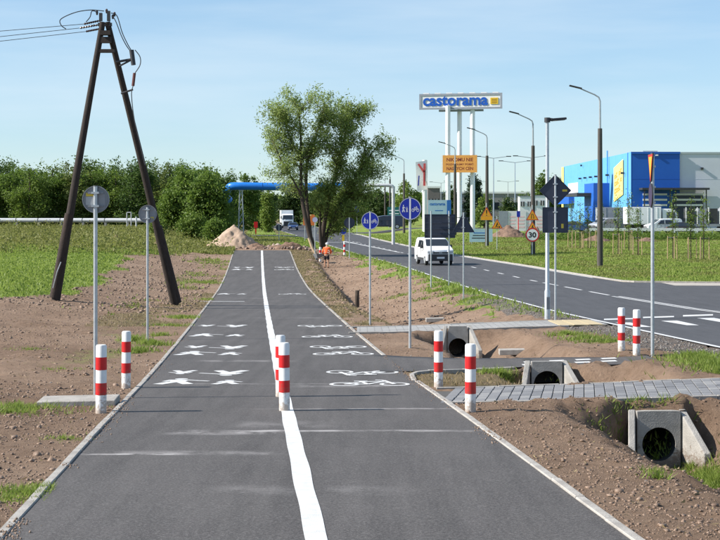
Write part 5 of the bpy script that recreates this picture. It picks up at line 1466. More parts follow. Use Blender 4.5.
def lorry(loc, rz, label, m_cab, m_box, box_len=6.5, name='lorry', cat='lorry', hb=2.5):
    t = thing(name, label, cat, loc, rz)
    prof = [(-1.1, .45), (-1.15, 1.2), (-1.05, 1.75), (-.85, 2.75), (-.3, 3.0), (.95, 3.0), (.95, .45)]
    body, hw = car_body(t, prof, 2.4, 1.8, .06, m_cab, 'cab')
    g_ = MB(); g_.add([(-1.02, -1.07, 1.82), (1.02, -1.07, 1.82), (.98, -.96, 2.66), (-.98, -.96, 2.66)], [(0, 1, 2, 3)]); g_.build('windscreen', M_glass, t)
    g2 = MB(); g2.box((0, -1.17, 1.05), (1.7, .06, .7)); g2.build('grille', M_dark, t)
    MB().box((0, -1.12, .55), (2.3, .16, .35)).build('bumper', M_dark, t, bevel=.03)
    for sg in (-1, 1):
        panel(t, [(sg * 1.205, -.7, 1.85), (sg * 1.205, .4, 1.85), (sg * 1.19, .4, 2.6), (sg * 1.19, -.62, 2.6)][::sg], M_glass, 'side_window')
        MB().box((sg * 1.36, -.95, 2.2), (.2, .12, .5)).build('mirror', M_dark, t)
        MB().box((sg * .95, -1.2, .62), (.3, .06, .18)).build('headlight', mat('headlight_glass', (.6, .62, .64)), t)
        for y in (-.2, box_len - 1.6, box_len - .4): wheel(t, sg * 1.05, y, .48, .3)
    MB().box((0, 1.1 + box_len / 2, 1.1 + hb / 2), (2.5, box_len, hb)).build('cargo_box', m_box, t, bevel=.03)
    MB().box((0, .9 + box_len / 2, .85), (1.1, box_len + .6, .3)).build('chassis', M_dark, t)
    rib = MB()
    for k in range(int(box_len / 1.1)):
        for sg in (-1, 1): rib.box((sg * 1.265, 1.6 + k * 1.1, 1.1 + hb / 2), (.03, .06, hb * .98))
    rib.build('box_ribs', m_box, t)
    return t
lorry((at(287.5, 226, 298).x, 298, float(zroad(298)) + .005), R(6), 'white lorry with a big windscreen coming down the far road', M_vanw, M_vanw, hb=2.6)
# navy van broadside on the side road
t = small_van((at(385, 230, 233.5).x, 233.5, float(zbase(7, 233.5)) + .06), R(-86), M_carnavy, 'long dark navy van crossing on the side road behind the blue signs', 'navy_van'); t.scale = (1.15, 1.45, 1.2)

# ------------------------------------------------------------------ goods vehicles parked at the store
M_grey = mat('trailer_grey', (.30, .32, .36), (.24, .26, .30), 2, .5)
M_lilac = mat('hall_grey', (.58, .60, .66), (.52, .54, .60), .4, .6)
def parked(px, d, rz, label, m_cab, m_box, L_, hb=2.4, name='parked_lorry'):
    p = gat(px, d); return lorry((p.x, p.y, p.z), rz, label, m_cab, m_box, L_, name, 'lorry', hb)
parked(668, 176, R(90), 'white box lorry parked beside the dark framed trailer', M_vanw, M_vanw, 4.2, 2.1)
parked(634, 182, R(90), 'grey box lorry parked before the dark blue wall', M_grey, M_grey, 3.6, 2.1)
p = gat(663, 171); small_van((p.x, p.y, p.z), R(-84), M_vanw, 'white small van parked broadside below the yield sign', 'parked_van')
p = gat(606, 178); small_van((p.x, p.y, p.z), R(-60), M_grey, 'grey van parked before the light blue wall', 'parked_van')
p = gat(576, 182); sedan((p.x, p.y, p.z), R(80), M_carblue, 'blue car parked behind the slim young trees by the store')
p = gat(592, 185); sedan((p.x, p.y, p.z), R(95), mat('car_sky_paint', (.05, .25, .55), None, 2, .3), 'sky blue car parked by the store sign trees')
p = gat(686, 168); sedan((p.x, p.y, p.z), R(70), mat('car_dark_paint', (.02, .018, .022), None, 2, .3), 'dark car parked between white lorry and dark framed trailer')
p = gat(712, 176)
t = thing('flatbed_trailer', 'long trailer with dark framed glass loads at the verge', 'trailer', p)
MB().box((0, 0, 1.0), (7, 2.4, .3)).build('bed', M_grey, t)
for k in range(5): MB().box((-2.8 + k * 1.4, 0, 2.1), (.95, 1.9, 1.9)).build('load', M_dark if k % 2 == 0 else M_grey, t)
for k in range(6): MB().box((-3.45 + k * 1.38, -1.15, 2.1), (.1, .1, 2.2)).build('stake', M_white, t)
for x_ in (-2, 1.2, 2.3):
    for sg in (-1, 1): MB().tube([(x_, sg * 1.0 - .14, .45), (x_, sg * 1.0 + .14, .45)], .45, 18).build('wheel', M_rubber, t, smooth=True)
# stacked pallets of goods by the light wall
for k, (px, w, h, m_, lab) in enumerate(((616, 1.6, 2.6, M_white, 'white wrapped goods stack by the light blue wall'), (624, 1.4, 2.2, M_grey, 'grey wrapped goods stack by the store corner'), (646, 1.8, 1.9, M_grey, 'grey goods stack before the dark blue wall'), (608, 1.2, 3.0, M_white, 'tall white goods stack left of the other goods'))):
    p = gat(px, 188 - k); t = thing('goods_stack', lab, 'pallet goods', p); z = 0
    MB().box((0, 0, .08), (w * 1.1, 1.2, .16)).build('pallet', mat('stake_pine', (.52, .36, .18)), t)
    for j in range(4): MB().box((random.uniform(-.1, .1), 0, .18 + h / 4 * (j + .48)), (w * random.uniform(.8, 1.05), 1.1, h / 4 * .94)).build('pack', m_ if j % 2 else M_grey, t, bevel=.03)
# white rail along the verge
pa, pb = gat(590, 160), gat(730, 160)
t = thing('white_rail', 'low white barrier rail in front of the parked vehicles', 'barrier', ((pa.x + pb.x) / 2, 160, 0)); ox = t.location[0]
Zr = CZ - (229.5 - YH) * 160 / F
MB().box((0, 0, Zr), (pb.x - pa.x, .12, .32)).build('rail', M_white, t)
for k in range(9):
    x_ = pa.x + (pb.x - pa.x) * k / 8; g_ = gz(x_, 160); MB().box((x_ - ox, .08, (g_ + Zr) / 2), (.1, .1, max(.2, Zr - g_ + .3))).build('post', M_galv, t)

# ------------------------------------------------------------------ the store
M_lblue = mat('cladding_light_blue', (.115, .36, .70), (.10, .33, .66), .5, .5)
M_dblue = mat('cladding_dark_blue', (.012, .105, .46), (.010, .095, .42), .5, .5)
M_yelw = mat('cladding_yellow', (.75, .66, .20), None, .5, .5)
M_banner = mat('banner_yellow', (.85, .74, .22), (.8, .7, .2), .7, .6)
M_orange = mat('print_orange', (.80, .25, .03), None, 3, .6)
xc0, yc0 = 37.9, 200.0; yl = 278.0; xl0 = (562 - 360) * yl / F
zt = CZ + (YH - 152) * yc0 / F; g0 = gz(xc0, yc0) - .3; Hs = zt - g0
t = thing('store_building', 'large blue store hall with light blue side wall and yellow banner', 'building', (xc0, yc0, g0))
dx, dy = xl0 - xc0, yl - yc0
zl = CZ + (YH - 167) * yl / F - g0
mb = MB(); mb.add([(0, 0, 0), (dx, dy, 0), (dx, dy, zl), (0, 0, Hs), (.03, 0, 0), (dx + 30, dy, 0), (dx + 30, dy, zl), (.03, 0, Hs)], [(0, 1, 2, 3), (0, 3, 7, 4), (1, 5, 6, 2), (3, 2, 6, 7)])
mb.build('side_wall', M_lblue, t)
wd = (679.5 - 631) * yc0 / F
MB().box((wd / 2 + .04, 1.5, Hs / 2), (wd, 2.96, Hs + .04)).build('front_wall', M_dblue, t)
MB().box((wd + 12, 2.0, Hs / 2 - .02), (24 - .1, 3.4, Hs - .02)).build('grey_wall', M_lilac, t)
MB().box((wd + 12 + 20, 40, Hs / 2 - .3), (64, 70, Hs - .6)).build('rear_hall', M_lilac, t)
tr = MB(); tr.box((wd / 2 + .04, -.06, Hs - .12), (wd + .1, .1, .3)); tr.build('roof_trim', M_dblue, t)
tr = MB(); tr.box((wd + 12, .24, Hs - .12), (24, .08, .25)); tr.build('roof_trim', M_galv, t)
# ribs of the cladding
rb = MB()
for k in range(26):
    u = (k + .5) / 26; rb.box((dx * u + .02, dy * u, (Hs + (zl - Hs) * u) / 2), (.05, .09, (Hs + (zl - Hs) * u) * .995))
rb.build('cladding_ribs', M_lblue, t)
u0, u1 = .955, 1.0
MB().add([(dx * u0 - .1, dy * u0, 0), (dx - .1, dy, 0), (dx - .1, dy, zl - .05), (dx * u0 - .1, dy * u0, Hs + (zl - Hs) * u0 - .05)], [(0, 1, 2, 3)]).build('yellow_end', M_yelw, t)
def wpt(px, py):          # point on the side wall under a pixel
    k = (px - 360) / F; # x = k*y ; wall: (xc0+dx*u, yc0+dy*u)
    u = (xc0 - k * yc0) / (k * dy - dx); y = yc0 + dy * u
    return Vector((dx * u - .12, dy * u, CZ - (py - YH) * y / F - g0)), u
bq = [wpt(614.5, 202)[0], wpt(623.8, 194.5)[0], wpt(623.8, 159)[0], wpt(614.5, 168)[0]]
ban = MB().add(bq, [(0, 1, 2, 3)]).build('banner', M_banner, t)
for k in range(3):
    for j in range(5):
        a = .12 + .155 * j; z0_, z1_ = .2 + .22 * k, .35 + .22 * k - .02 * ((j * 7 + k) % 3)
        if (j + k) % 5 == 4: continue
        def bp_(u, v_): return bq[0].lerp(bq[1], u).lerp(bq[3].lerp(bq[2], u), v_) + Vector((-.03, 0, 0))
        MB().add([bp_(a, z0_), bp_(a + .035, z0_), bp_(a + .035, z1_), bp_(a, z1_), bp_(a + .036, z1_ - .045), bp_(a + .11, z1_ - .045), bp_(a + .11, z1_), bp_(a + .036, z1_), bp_(a + .036, z0_), bp_(a + .11, z0_), bp_(a + .11, z0_ + .045), bp_(a + .036, z0_ + .045)], [(0, 1, 2, 3), (4, 5, 6, 7), (8, 9, 10, 11)]).build('print_block', M_orange, ban)
for k, px in enumerate((582, 587, 592.5, 598, 609.5, 625)):
    q, u = wpt(px, 178.5 - 2.0 * (px - 582) / 16 + (0 if px < 600 else 0)); MB().box(q + Vector((-.25, 0, 0)), (.5, .3, .28)).build('wall_light', M_dark, t)
q, u = wpt(583, 165.5); MB().box(q + Vector((-.2, 0, 0)), (.3, .3, .3)).build('wall_light', M_dark, t)
q, u = wpt(574, 188); MB().box(q, (.2, 12, 1.8)).build('white_sign', M_white, t)
q, u = wpt(569, 200); MB().box(q + Vector((-.5, 0, 0)), (1.0, 15, 1.5)).build('entrance_band', M_dblue, t)
q, u = wpt(605, 204); cq = MB(); cq.box(q + Vector((-1.2, 0, .2)), (2.4, 9, 6.0)); cq.build('entrance_tower', M_dblue, t)
q, u = wpt(600, 195); MB().box(q + Vector((-2.4, -1, .0)), (4.6, 13, .5)).build('entrance_roof', M_dark, t)
MB().tube([(dx * .25 - .3, dy * .25, 0), (dx * .25 - .3, dy * .25, Hs + 1)], .12, 8).build('downpipe', M_lblue, t)
rb = MB()
for k in range(1, 3): rb.box((wd / 2 + .04, .015, Hs * k / 3), (wd - .1, .02, .04))
rb.build('cladding_ribs', M_dblue, t)
rb = MB()
for k in range(1, 3): rb.box((wd + 12, .295, Hs * k / 3), (23.8, .02, .04))
rb.build('cladding_ribs', M_lilac, t)
for k, (x_, y_, w, h) in enumerate(((5, 16, 2.2, 1.2), (15, 20, 3.0, 1.0), (22, 14, 1.4, 1.5))): MB().box((x_ + wd - 6, y_, Hs + h / 2 - .4), (w, w * .8, h)).build('roof_unit', M_galv, t)
# loading bays with dark canopies
for x0_, x1_, nm in ((641, 668, 'a'), (672, 704, 'b')):
    xa_, xb_ = (x0_ - 631) * yc0 / F, (x1_ - 631) * yc0 / F; xm = (xa_ + xb_) / 2; w = xb_ - xa_
    zc_ = CZ + (YH - 189) * yc0 / F - g0
    bay = MB().box((xm, -1.1, zc_), (w + .5, 2.4, .28)).build('canopy', M_dark, t)
    for k in range(3): MB().box((xm, -.3, zc_ - .75 - k * .75), (w * .9, .1, .26)).build('shutter_bar', M_white if k else M_lilac, bay)
    for sg in (-1, 1): MB().box((xm + sg * w * .47, -1.9, zc_ / 2), (.14, .14, zc_)).build('canopy_post', M_dark, bay)
    MB().box((xm, -.12, zc_ / 2 - .3), (w * .92, .2, zc_ - .8)).build('bay_door', M_dblue if nm == 'a' else M_navy, bay)
MB().box((wd + 3.2, .2, Hs - 2.3), (.35, .3, .3)).build('wall_light', M_dark, t); MB().box((3.6, -.08, Hs - .45), (.35, .2, .2)).build('wall_light', M_white, t)
dm = MB(); dm.add([((wd + 2.6) + 2.0 * math.cos(a), 14 + b_, Hs - .3 + .9 * math.sin(a)) for b_ in (0, 6) for a in np.linspace(0, math.pi, 10)], [(i, i + 1, i + 11, i + 10) for i in range(9)] + [tuple(range(10))]); dm.build('roof_vault', M_lilac, t)

# grey flat-roofed hall far behind
def hall(px0, px1, d, ytop, m, label, wins=True):
    q = gat((px0 + px1) / 2, d); W_ = (px1 - px0) * d / F; H = CZ - (ytop - YH) * d / F - q.z
    t = thing('flat_roofed_hall', label, 'building', q)
    MB().box((0, 8, H / 2 - .3), (W_, 16, H + .6)).build('wall', m, t); MB().box((0, 8, H + .1), (W_ + .4, 16.4, .5)).build('roof_trim', M_white, t)
    n_w = max(2, int(W_ / 5))
    for k in range(n_w):
        x_ = -W_ / 2 + W_ * (k + .5) / n_w; o = MB().box((x_, -.03, H * .55), (W_ / n_w * .55, .1, H * .25)).build('window', M_glass, t); MB().box((x_, -.1, H * .55), (.1, .06, H * .25)).build('frame', M_white, o)
hall(428, 560, 390, 193, mat('hall_wall_grey', (.26, .25, .25), (.2, .19, .19), .3, .7), 'long grey flat roofed hall behind the white sign legs')
hall(428, 440, 380, 187.5, mat('hall_wall_brown', (.16, .14, .14), None, .3, .7), 'small darker flat roofed block right of the flag')

# white hoarding with faded red print
pa = gat(497, 196); d = 196.0
t = thing('site_hoarding', 'white site hoarding panels with faded red print behind the earth heaps', 'hoarding', gat(524, d)); o0 = Vector(t.location)
M_fade = mat('print_faded_red', (.72, .42, .44), (.78, .6, .6), 3, .7); M_hw = mat('hoarding_white', (.74, .72, .72), (.66, .64, .65), .8, .6)
for k in range(7):
    px = 499 + k * 9.0; x_ = at(px, 200, d).x - o0.x; w = 8.7 * d / F; z1 = zrow(o0, 211 if k < 5 else 208, d); 
    o = MB().box((x_ + w / 2, (k % 2) * .06, z1 / 2), (w, .06, z1)).build('panel', M_hw if k != 0 else M_grey, t)
    if k in (1, 2, 3, 4):
        for r_ in range(4): MB().box((x_ + w * .5, (k % 2) * .06 - .035, z1 * (.2 + .17 * r_)), (w * (.75 - .1 * (r_ % 2)), .01, z1 * .08)).build('print_line', M_fade, o)
# white site cabins behind
for k, (px, yt) in enumerate(((526, 197), (539, 196))):
    q = gat(px, 206); t = thing('site_cabin', ['white site cabin with two windows above the hoarding', 'white site cabin next to the diamond sign above the hoarding'][k], 'cabin', q); w = 12.5 * 206 / F; z1 = zrow(q, yt, 206)
    MB().box((0, 1.2, z1 / 2), (w, 2.4, z1)).build('wall', M_white, t); MB().box((0, 1.2, z1 + .06), (w + .1, 2.5, .12)).build('roof', M_grey, t)
    for sg in (-.27, .27):
        o = MB().box((sg * w, -.03, z1 - 1.0), (w * .3, .1, .7)).build('window', M_glass, t); MB().box((sg * w, -.1, z1 - 1.0), (.06, .05, .7)).build('frame', M_white, o)
q = gat(518.4, 190); t = thing('site_sign', 'small blue and red sign post before the hoarding', 'road sign', q); zt_ = zrow(q, 211, 190)
MB().tube([(0, 0, -.1), (0, 0, zt_)], .06, 8).build('post', M_red, t); MB().box((0, -.07, zt_ - .4), (.45, .05, .8)).build('plate', M_blue, t)

# ------------------------------------------------------------------ tall sign on three white legs
d = 215.0; q0 = gat(460.5, d)
t = thing('pylon_sign', 'tall castorama sign on three round white legs with an orange billboard', 'sign', q0); o0 = Vector(q0)
M_legw = mat('pylon_white', (.80, .80, .80), (.72, .73, .74), 1.0, .45)
for px, dy_ in ((448, 0), (460.3, 1.6), (472.6, 0)):
    x_ = at(px, 200, d).x - o0.x; zt_ = zrow(q0, 107, d)
    MB().tube([(x_, dy_, -.4), (x_, dy_, zt_ + .2)], .36, 18).build('leg', M_legw, t, smooth=True)
xl_, xr_ = at(420, 0, d).x - o0.x, at(501.5, 0, d).x - o0.x; zt_, zb_ = zrow(q0, 94.5, d), zrow(q0, 108.3, d)
xm, zm = (xl_ + xr_) / 2, (zt_ + zb_) / 2
bx2 = MB().box((xm, .4, zm), (xr_ - xl_, 1.2, zt_ - zb_)).build('sign_box', M_white, t)
fr = MB()
for z in (zt_, zb_): fr.box((xm, -.22, z), (xr_ - xl_ + .3, .12, .3))
for x_ in (xl_, xr_): fr.box((x_, -.22, zm), (.3, .118, zt_ - zb_))
fr.build('frame', M_grey, bx2)
text_mesh('sign_lettering', 'castorama', 65.5 * d / F, 10.2 * d / F, mat('letter_blue', (.012, .10, .48), None, 3, .4), bx2, Matrix.Translation((at(455.5, 0, d).x - o0.x, -.27, zm + .1)) @ Matrix.Rotation(R(90), 4, 'X'), bold=.03, depth=.006)
em = MB().box((at(494.5, 0, d).x - o0.x, -.26, zm), (1.15, .08, .95)).build('yellow_emblem', mat('emblem_yellow', (.78, .5, .03), None, 3, .4), bx2)
for k in range(3): MB().box((at(494.5, 0, d).x - o0.x, -.31, zm - .25 + .24 * k), (.8, .02, .1)).build('emblem_bar', mat('emblem_brown', (.3, .16, .02), None, 3, .4), em)
tr = MB()
for k in range(7): x_ = xl_ + (xr_ - xl_) * (k + .5) / 7; tr.box((x_, 0.1, zt_ + .22), (.9, .5, .16))
tr.build('flood_lights', M_white, bx2); bx2.rotation_euler = (0, 0, R(-12))
tr = MB(); tr.box((xm, .5, zb_ - .3), ((xr_ - xl_) * .55, .5, .3)); tr.build('under_beam', M_grey, bx2)
xl_, xr_ = at(443.3, 0, d).x - o0.x, at(477.5, 0, d).x - o0.x; zt_, zb_ = zrow(q0, 155.3, d), zrow(q0, 172.6, d); xm, zm = (xl_ + xr_) / 2, (zt_ + zb_) / 2
bb_ = MB().box((xm, -.62, zm), (xr_ - xl_, .35, zt_ - zb_)).build('billboard', mat('billboard_orange', (.66, .31, .07), (.58, .27, .06), 1.0, .6), t)
bb_.rotation_euler = (0, 0, R(-10)); MB().box((xl_ - .12, -.55, zm), (.22, .5, zt_ - zb_)).build('white_side', M_white, bb_)
M_bt = mat('print_brown', (.20, .03, .015), None, 3, .6)
for txt, yy, ww, hh in (('NIKOMU NIE', 159.8, 26.5, 3.6), ('POZWOLIMY POBIĆ', 164.2, 27.5, 2.5), ('NASZYCH CEN', 168.7, 26.5, 3.3)):
    text_mesh('slogan_line', txt, ww * d / F, hh * d / F, M_bt, bb_, Matrix.Translation((xm, -.8, zrow(q0, yy, d))) @ Matrix.Rotation(R(90), 4, 'X'), bold=.025)
# flag totem
d = 205.0; q0 = gat(424.8, d); t = thing('banner_flag', 'red and white banner on a white post left of the tall sign', 'flag', q0)
MB().tube([(0, 0, -.3), (0, 0, zrow(q0, 160, d))], .34, 14).build('post', M_legw, t, smooth=True)
z1, z0 = zrow(q0, 160.5, d), zrow(q0, 189.5, d); fl_ = MB(); nn_ = 10; vs = []
for i in range(nn_ + 1):
    z = z0 + (z1 - z0) * i / nn_
    for j in range(5):
        u = j / 4; x_ = -1.35 + .25 * (1 - i / nn_) + u * (1.7 - .25 * (1 - i / nn_)); vs.append((x_, -.45 + .12 * math.sin(3 * u + i * .5), z - .25 * (1 - u)))
fl_.add(vs, [(i * 5 + j, i * 5 + j + 1, (i + 1) * 5 + j + 1, (i + 1) * 5 + j) for i in range(nn_) for j in range(4)]); cl = fl_.build('cloth', M_white, t, smooth=True)
for (xa_, za, xb_, zb, w_, m_) in ((-.95, .15, -.85, .5, .16, M_blue), (-.1, .15, -.05, .92, .32, mat('flag_red', (.7, .1, .1), None, 3, .6)), (-.95, .9, -.15, .62, .28, mat('flag_red', (.7, .1, .1))), (.12, .3, .1, .7, .25, M_white)):
    MB().prism(seg((xa_, z0 + za * (z1 - z0)), (xb_, z0 + zb * (z1 - z0)), w_), (0, -.68, -.1), X_, Z_, Y_, .02).build('stripe', m_, cl)

# ------------------------------------------------------------------ road worker seen from behind
def skin_mesh(name, verts, edges, radii, m, parent, sub=2, root=0):
    me = bpy.data.meshes.new(name); me.from_pydata(verts, edges, []); o = bpy.data.objects.new(name, me); COL.objects.link(o)
    o.modifiers.new('skin', 'SKIN'); sl = me.skin_vertices[0].data
    for i, r_ in enumerate(radii): sl[i].radius = r_ if isinstance(r_, tuple) else (r_, r_)
    sl[root].use_root = True
    md = o.modifiers.new('sub', 'SUBSURF'); md.levels = sub; md.render_levels = sub
    dg = bpy.context.evaluated_depsgraph_get(); nm = bpy.data.meshes.new_from_object(o.evaluated_get(dg)); bpy.data.objects.remove(o); bpy.data.meshes.remove(me)
    nm.name = name; nm.materials.clear(); nm.materials.append(m); nm.polygons.foreach_set('use_smooth', [True] * len(nm.polygons))
    o = bpy.data.objects.new(name, nm); COL.objects.link(o); o.parent = parent
    return o
M_skin = mat('skin', (.42, .22, .14), (.38, .2, .12), 5, .6); M_hivis = mat('hi_vis_orange', (.85, .13, .02), (.75, .1, .02), 6, .7); M_short = mat('dark_shorts', (.03, .025, .03), None, 6, .9)
q = hit(326.5, 268.5); q = Vector((q.x, q.y, gz(q.x, q.y)))
t = thing('person', 'road worker in orange jacket, dark shorts and white cap seen from behind', 'person', q, R(-10))
V_ = [(0, 0, .95), (0, .02, 1.12), (0, .07, 1.30), (0, .13, 1.47), (0, .17, 1.54), (0, .19, 1.66),            # pelvis..head
      (-.09, 0, .90), (-.12, .05, .50), (-.13, -.02, .09), (-.13, .10, .03),
      (.09, 0, .90), (.13, -.01, .50), (.14, -.10, .09), (.14, .02, .03),
      (-.18, .12, 1.42), (-.30, .10, 1.17), (-.30, .30, 1.0), (-.29, .38, .97), (.18, .12, 1.42), (.30, .12, 1.17), (.22, .34, 1.03), (.20, .42, 1.0)]
E_ = [(0, 1), (1, 2), (2, 3), (3, 4), (4, 5), (0, 6), (6, 7), (7, 8), (8, 9), (0, 10), (10, 11), (11, 12), (12, 13), (3, 14), (14, 15), (15, 16), (16, 17), (3, 18), (18, 19), (19, 20), (20, 21)]
Rr = [(.16, .12), (.15, .11), (.18, .12), (.13, .1), (.055, .055), (.095, .105), .1, .065, .042, .045, .1, .065, .042, .045, .07, .05, .036, .04, .07, .05, .036, .04]
body = skin_mesh('body', V_, E_, Rr, M_skin, t)
skin_mesh('jacket', [V_[i] for i in (0, 1, 2, 3, 14, 15, 16, 18, 19, 20)], [(0, 1), (1, 2), (2, 3), (3, 4), (4, 5), (5, 6), (3, 7), (7, 8), (8, 9)], [(.19, .15), (.19, .14), (.215, .15), (.15, .12), .095, .075, .058, .095, .075, .058], M_hivis, t)
skin_mesh('shorts', [(0, 0, .97), (-.09, 0, .88), (-.12, .045, .56), (.09, 0, .88), (.13, 0, .56)], [(0, 1), (1, 2), (0, 3), (3, 4)], [(.175, .14), .125, .105, .125, .105], M_short, t)
for sg in (-1, 1): skin_mesh('shoe', [(.135 * sg, -.03 if sg < 0 else -.1, .07), (.135 * sg, .06 if sg < 0 else 0, .05), (.135 * sg, .16 if sg < 0 else .1, .035)], [(0, 1), (1, 2)], [.055, .05, .045], M_dark, t)
cp = MB(); n_ = 14
cp.add([(.115 * math.cos(2 * math.pi * k / n_) * r_, .19 + .125 * math.sin(2 * math.pi * k / n_) * r_, 1.69 + z) for r_, z in ((1.02, 0), (.98, .06), (.7, .11), (.1, .13)) for k in range(n_)], [(i * n_ + k, i * n_ + (k + 1) % n_, (i + 1) * n_ + (k + 1) % n_, (i + 1) * n_ + k) for i in range(3) for k in range(n_)])
cp.add([(-.09, .3, 1.70), (.09, .3, 1.70), (.07, .4, 1.68), (-.07, .4, 1.68)], [(0, 1, 2, 3)]); cp.build('cap', M_white, t, smooth=True)
for z in (1.12, 1.26): MB().box((0, .05 + (z - 1.12) * .3, z), (.40, .30, .04)).build('reflective_stripe', mat('reflective', (.7, .7, .6), None, 5, .4), t)
for sx, (hx, hy, hz) in ((-1, V_[17]), (1, V_[21])):     # hands closed round the shovel handle
    for k in range(4): skin_mesh('finger', [(hx + sx * -.01, hy + .02, hz - .03 + k * .02), (hx, hy + .075 + .004 * (k % 2), hz - .035 + k * .02), (hx - sx * .05, hy + .07, hz - .035 + k * .02)], [(0, 1), (1, 2)], [.011, .010, .009], M_skin, body, 1)
    skin_mesh('thumb', [(hx - sx * .02, hy, hz + .03), (hx - sx * .05, hy + .04, hz + .05)], [(0, 1)], [.013, .011], M_skin, body, 1)
sh = thing('shovel', 'shovel held by the road worker in orange', 'tool', q + Vector((-.1, .45, .95)), R(-10))
MB().tube([(.42, 0, .14), (-.5, -.02, -.35)], .018, 8).build('handle', mat('stake_pine', (.52, .36, .18)), sh)
MB().add([(-.46, -.1, -.30), (-.46, .1, -.30), (-.75, .11, -.55), (-.82, 0, -.6), (-.75, -.11, -.55)], [(0, 1, 2, 3, 4)]).build('blade', M_galvd, sh)
# wheelbarrow standing left of the worker
q = hit(319, 262); t = thing('wheelbarrow', 'grey wheelbarrow beside the road worker', 'wheelbarrow', Vector((q.x, q.y, gz(q.x, q.y))), R(20))
mb = MB(); mb.add([(-.22, -.3, .32), (.22, -.3, .32), (.22, .3, .32), (-.22, .3, .32), (-.36, -.48, .66), (.36, -.48, .66), (.36, .48, .62), (-.36, .48, .62)], [(0, 3, 2, 1), (0, 1, 5, 4), (1, 2, 6, 5), (2, 3, 7, 6), (3, 0, 4, 7)]); mb.build('tray', M_galvd, t)
wheel(t, 0, .62, .19, .09)
for sg in (-1, 1): MB().tube([(sg * .08, .62, .2), (sg * .2, .1, .3), (sg * .27, -.9, .58)], .02, 7).build('handle', M_dark, t); MB().tube([(sg * .2, -.3, .32), (sg * .25, -.36, 0)], .02, 7).build('leg', M_dark, t)

# ------------------------------------------------------------------ ground cover
LM['grass'] = leaf_mat('grass_blades', (.14, .205, .036), (.215, .29, .052), (.31, .36, .095), .5)
LM['drygrass'] = leaf_mat('dry_blades', (.15, .12, .055), (.25, .19, .095), (.36, .28, .16), .25)
LM['weeds'] = leaf_mat('weed_blades', (.13, .15, .035), (.21, .23, .055), (.31, .29, .13), .45)
def blades(x, y, h, w, lean=.35):
    """upright narrow triangles rooted on the ground"""
    n_ = len(x); z = ground(x, y) - .02
    a = rng.uniform(0, 2 * np.pi, n_); dx, dy = np.cos(a) * w / 2, np.sin(a) * w / 2
    lx, ly = rng.normal(0, lean, n_) * h, rng.normal(0, lean, n_) * h
    V = np.stack([np.stack([x - dx, y - dy, z], 1), np.stack([x + dx, y + dy, z], 1), np.stack([x + lx, y + ly, z + h], 1)], 1).reshape(-1, 3)
    return V, np.arange(3 * n_).reshape(-1, 3)
def scatter(n_, x0, x1, y0, y1, power=1.0):
    y = y0 + (y1 - y0) * rng.uniform(0, 1, n_) ** power; return rng.uniform(x0, x1, n_), y
def grass_obj(name, xs, ys, h, w, lm, label, cat='grass', lean=.35):
    V, Fq = blades(xs, ys, h, w, lean); return tag(mesh_np(name, V, Fq, LM[lm]), label, cat, kind='stuff')
# left meadow
x, y = scatter(330000, -66, -8, 46, 176, 1.5)
wg_, wv_, wd_ = weights(x, y); fp = footprint(x, y); keep = (rng.uniform(0, 1, len(x)) < wg_) & ~fp & (x > -.34 * y - 3); x, y = x[keep], y[keep]
far = sstep((y - 96) / 22 + (fbm(x * .15, y * .15, 77) - .5) * .9)
h = (.05 + .09 * fbm(x * .3, y * .3, 81)) * rng.uniform(.6, 1.4, len(x)) * (1 + 1.6 * far)
m_ = rng.uniform(0, 1, len(x)) > far
grass_obj('meadow_grass', x[m_], y[m_], h[m_], .05 + y[m_] * .0009, 'grass', 'lush green meadow grass left of the bare field')
grass_obj('tall_weeds', x[~m_], y[~m_], h[~m_], .06 + y[~m_] * .0009, 'weeds', 'tall yellowish weeds in front of the white pipe')
# leafy weeds standing in the meadow
x, y = scatter(700, -46, -11, 96, 170); wg_, _, _ = weights(x, y); k_ = (wg_ > .5) & (fbm(x * .12, y * .1, 91) > .42); x, y = x[k_], y[k_]
rep = np.repeat(np.arange(len(x)), 40); C = np.stack([x[rep] + rng.normal(0, .35, len(rep)), y[rep] + rng.normal(0, .35, len(rep)), ground(x, y)[rep] + np.abs(rng.normal(.35, .3, len(rep)))], 1)
V, Fq = leaf_quads(C, .2, .5); tag(mesh_np('leafy_weeds', V, Fq, LM['weeds']), 'leafy yellow green weeds in front of the hedgerow', 'weeds', kind='stuff')
# verge right of the road
x, y = scatter(260000, 9, 66, 72, 172, 1.6)
keep = (x > xfar(y) + .35) & (x < .34 * y + 3); x, y = x[keep], y[keep]
h = (.05 + .10 * fbm(x * .35, y * .3, 84)) * rng.uniform(.6, 1.5, len(x)); m_ = fbm(x * .5, y * .3, 95) + rng.normal(0, .1, len(x)) < .56
grass_obj('verge_grass', x[m_], y[m_], h[m_], .04 + y[m_] * .0008, 'grass', 'green grass of the verge beyond the road')
grass_obj('verge_dry_grass', x[~m_], y[~m_], h[~m_], .04 + y[~m_] * .0008, 'weeds', 'paler seeding grass of the verge beyond the road')
# hedge strip under the parked vehicles
x = rng.uniform(18, 48, 2600); y = rng.normal(154, 1.4, 2600); keep = (x < .262 * y + 1) & (fbm(x * .4, y * .1, 99) > .3); x, y = x[keep], y[keep]
rep = np.repeat(np.arange(len(x)), 8); C = np.stack([x[rep] + rng.normal(0, .25, len(rep)), y[rep] + rng.normal(0, .25, len(rep)), ground(x, y)[rep] + np.abs(rng.normal(.25, .28, len(rep)))], 1)
V, Fq = leaf_quads(C, .17, .55); tag(mesh_np('verge_bushes', V, Fq, LM['hedge']), 'low green growth below the parked vehicles', 'bushes', kind='stuff')
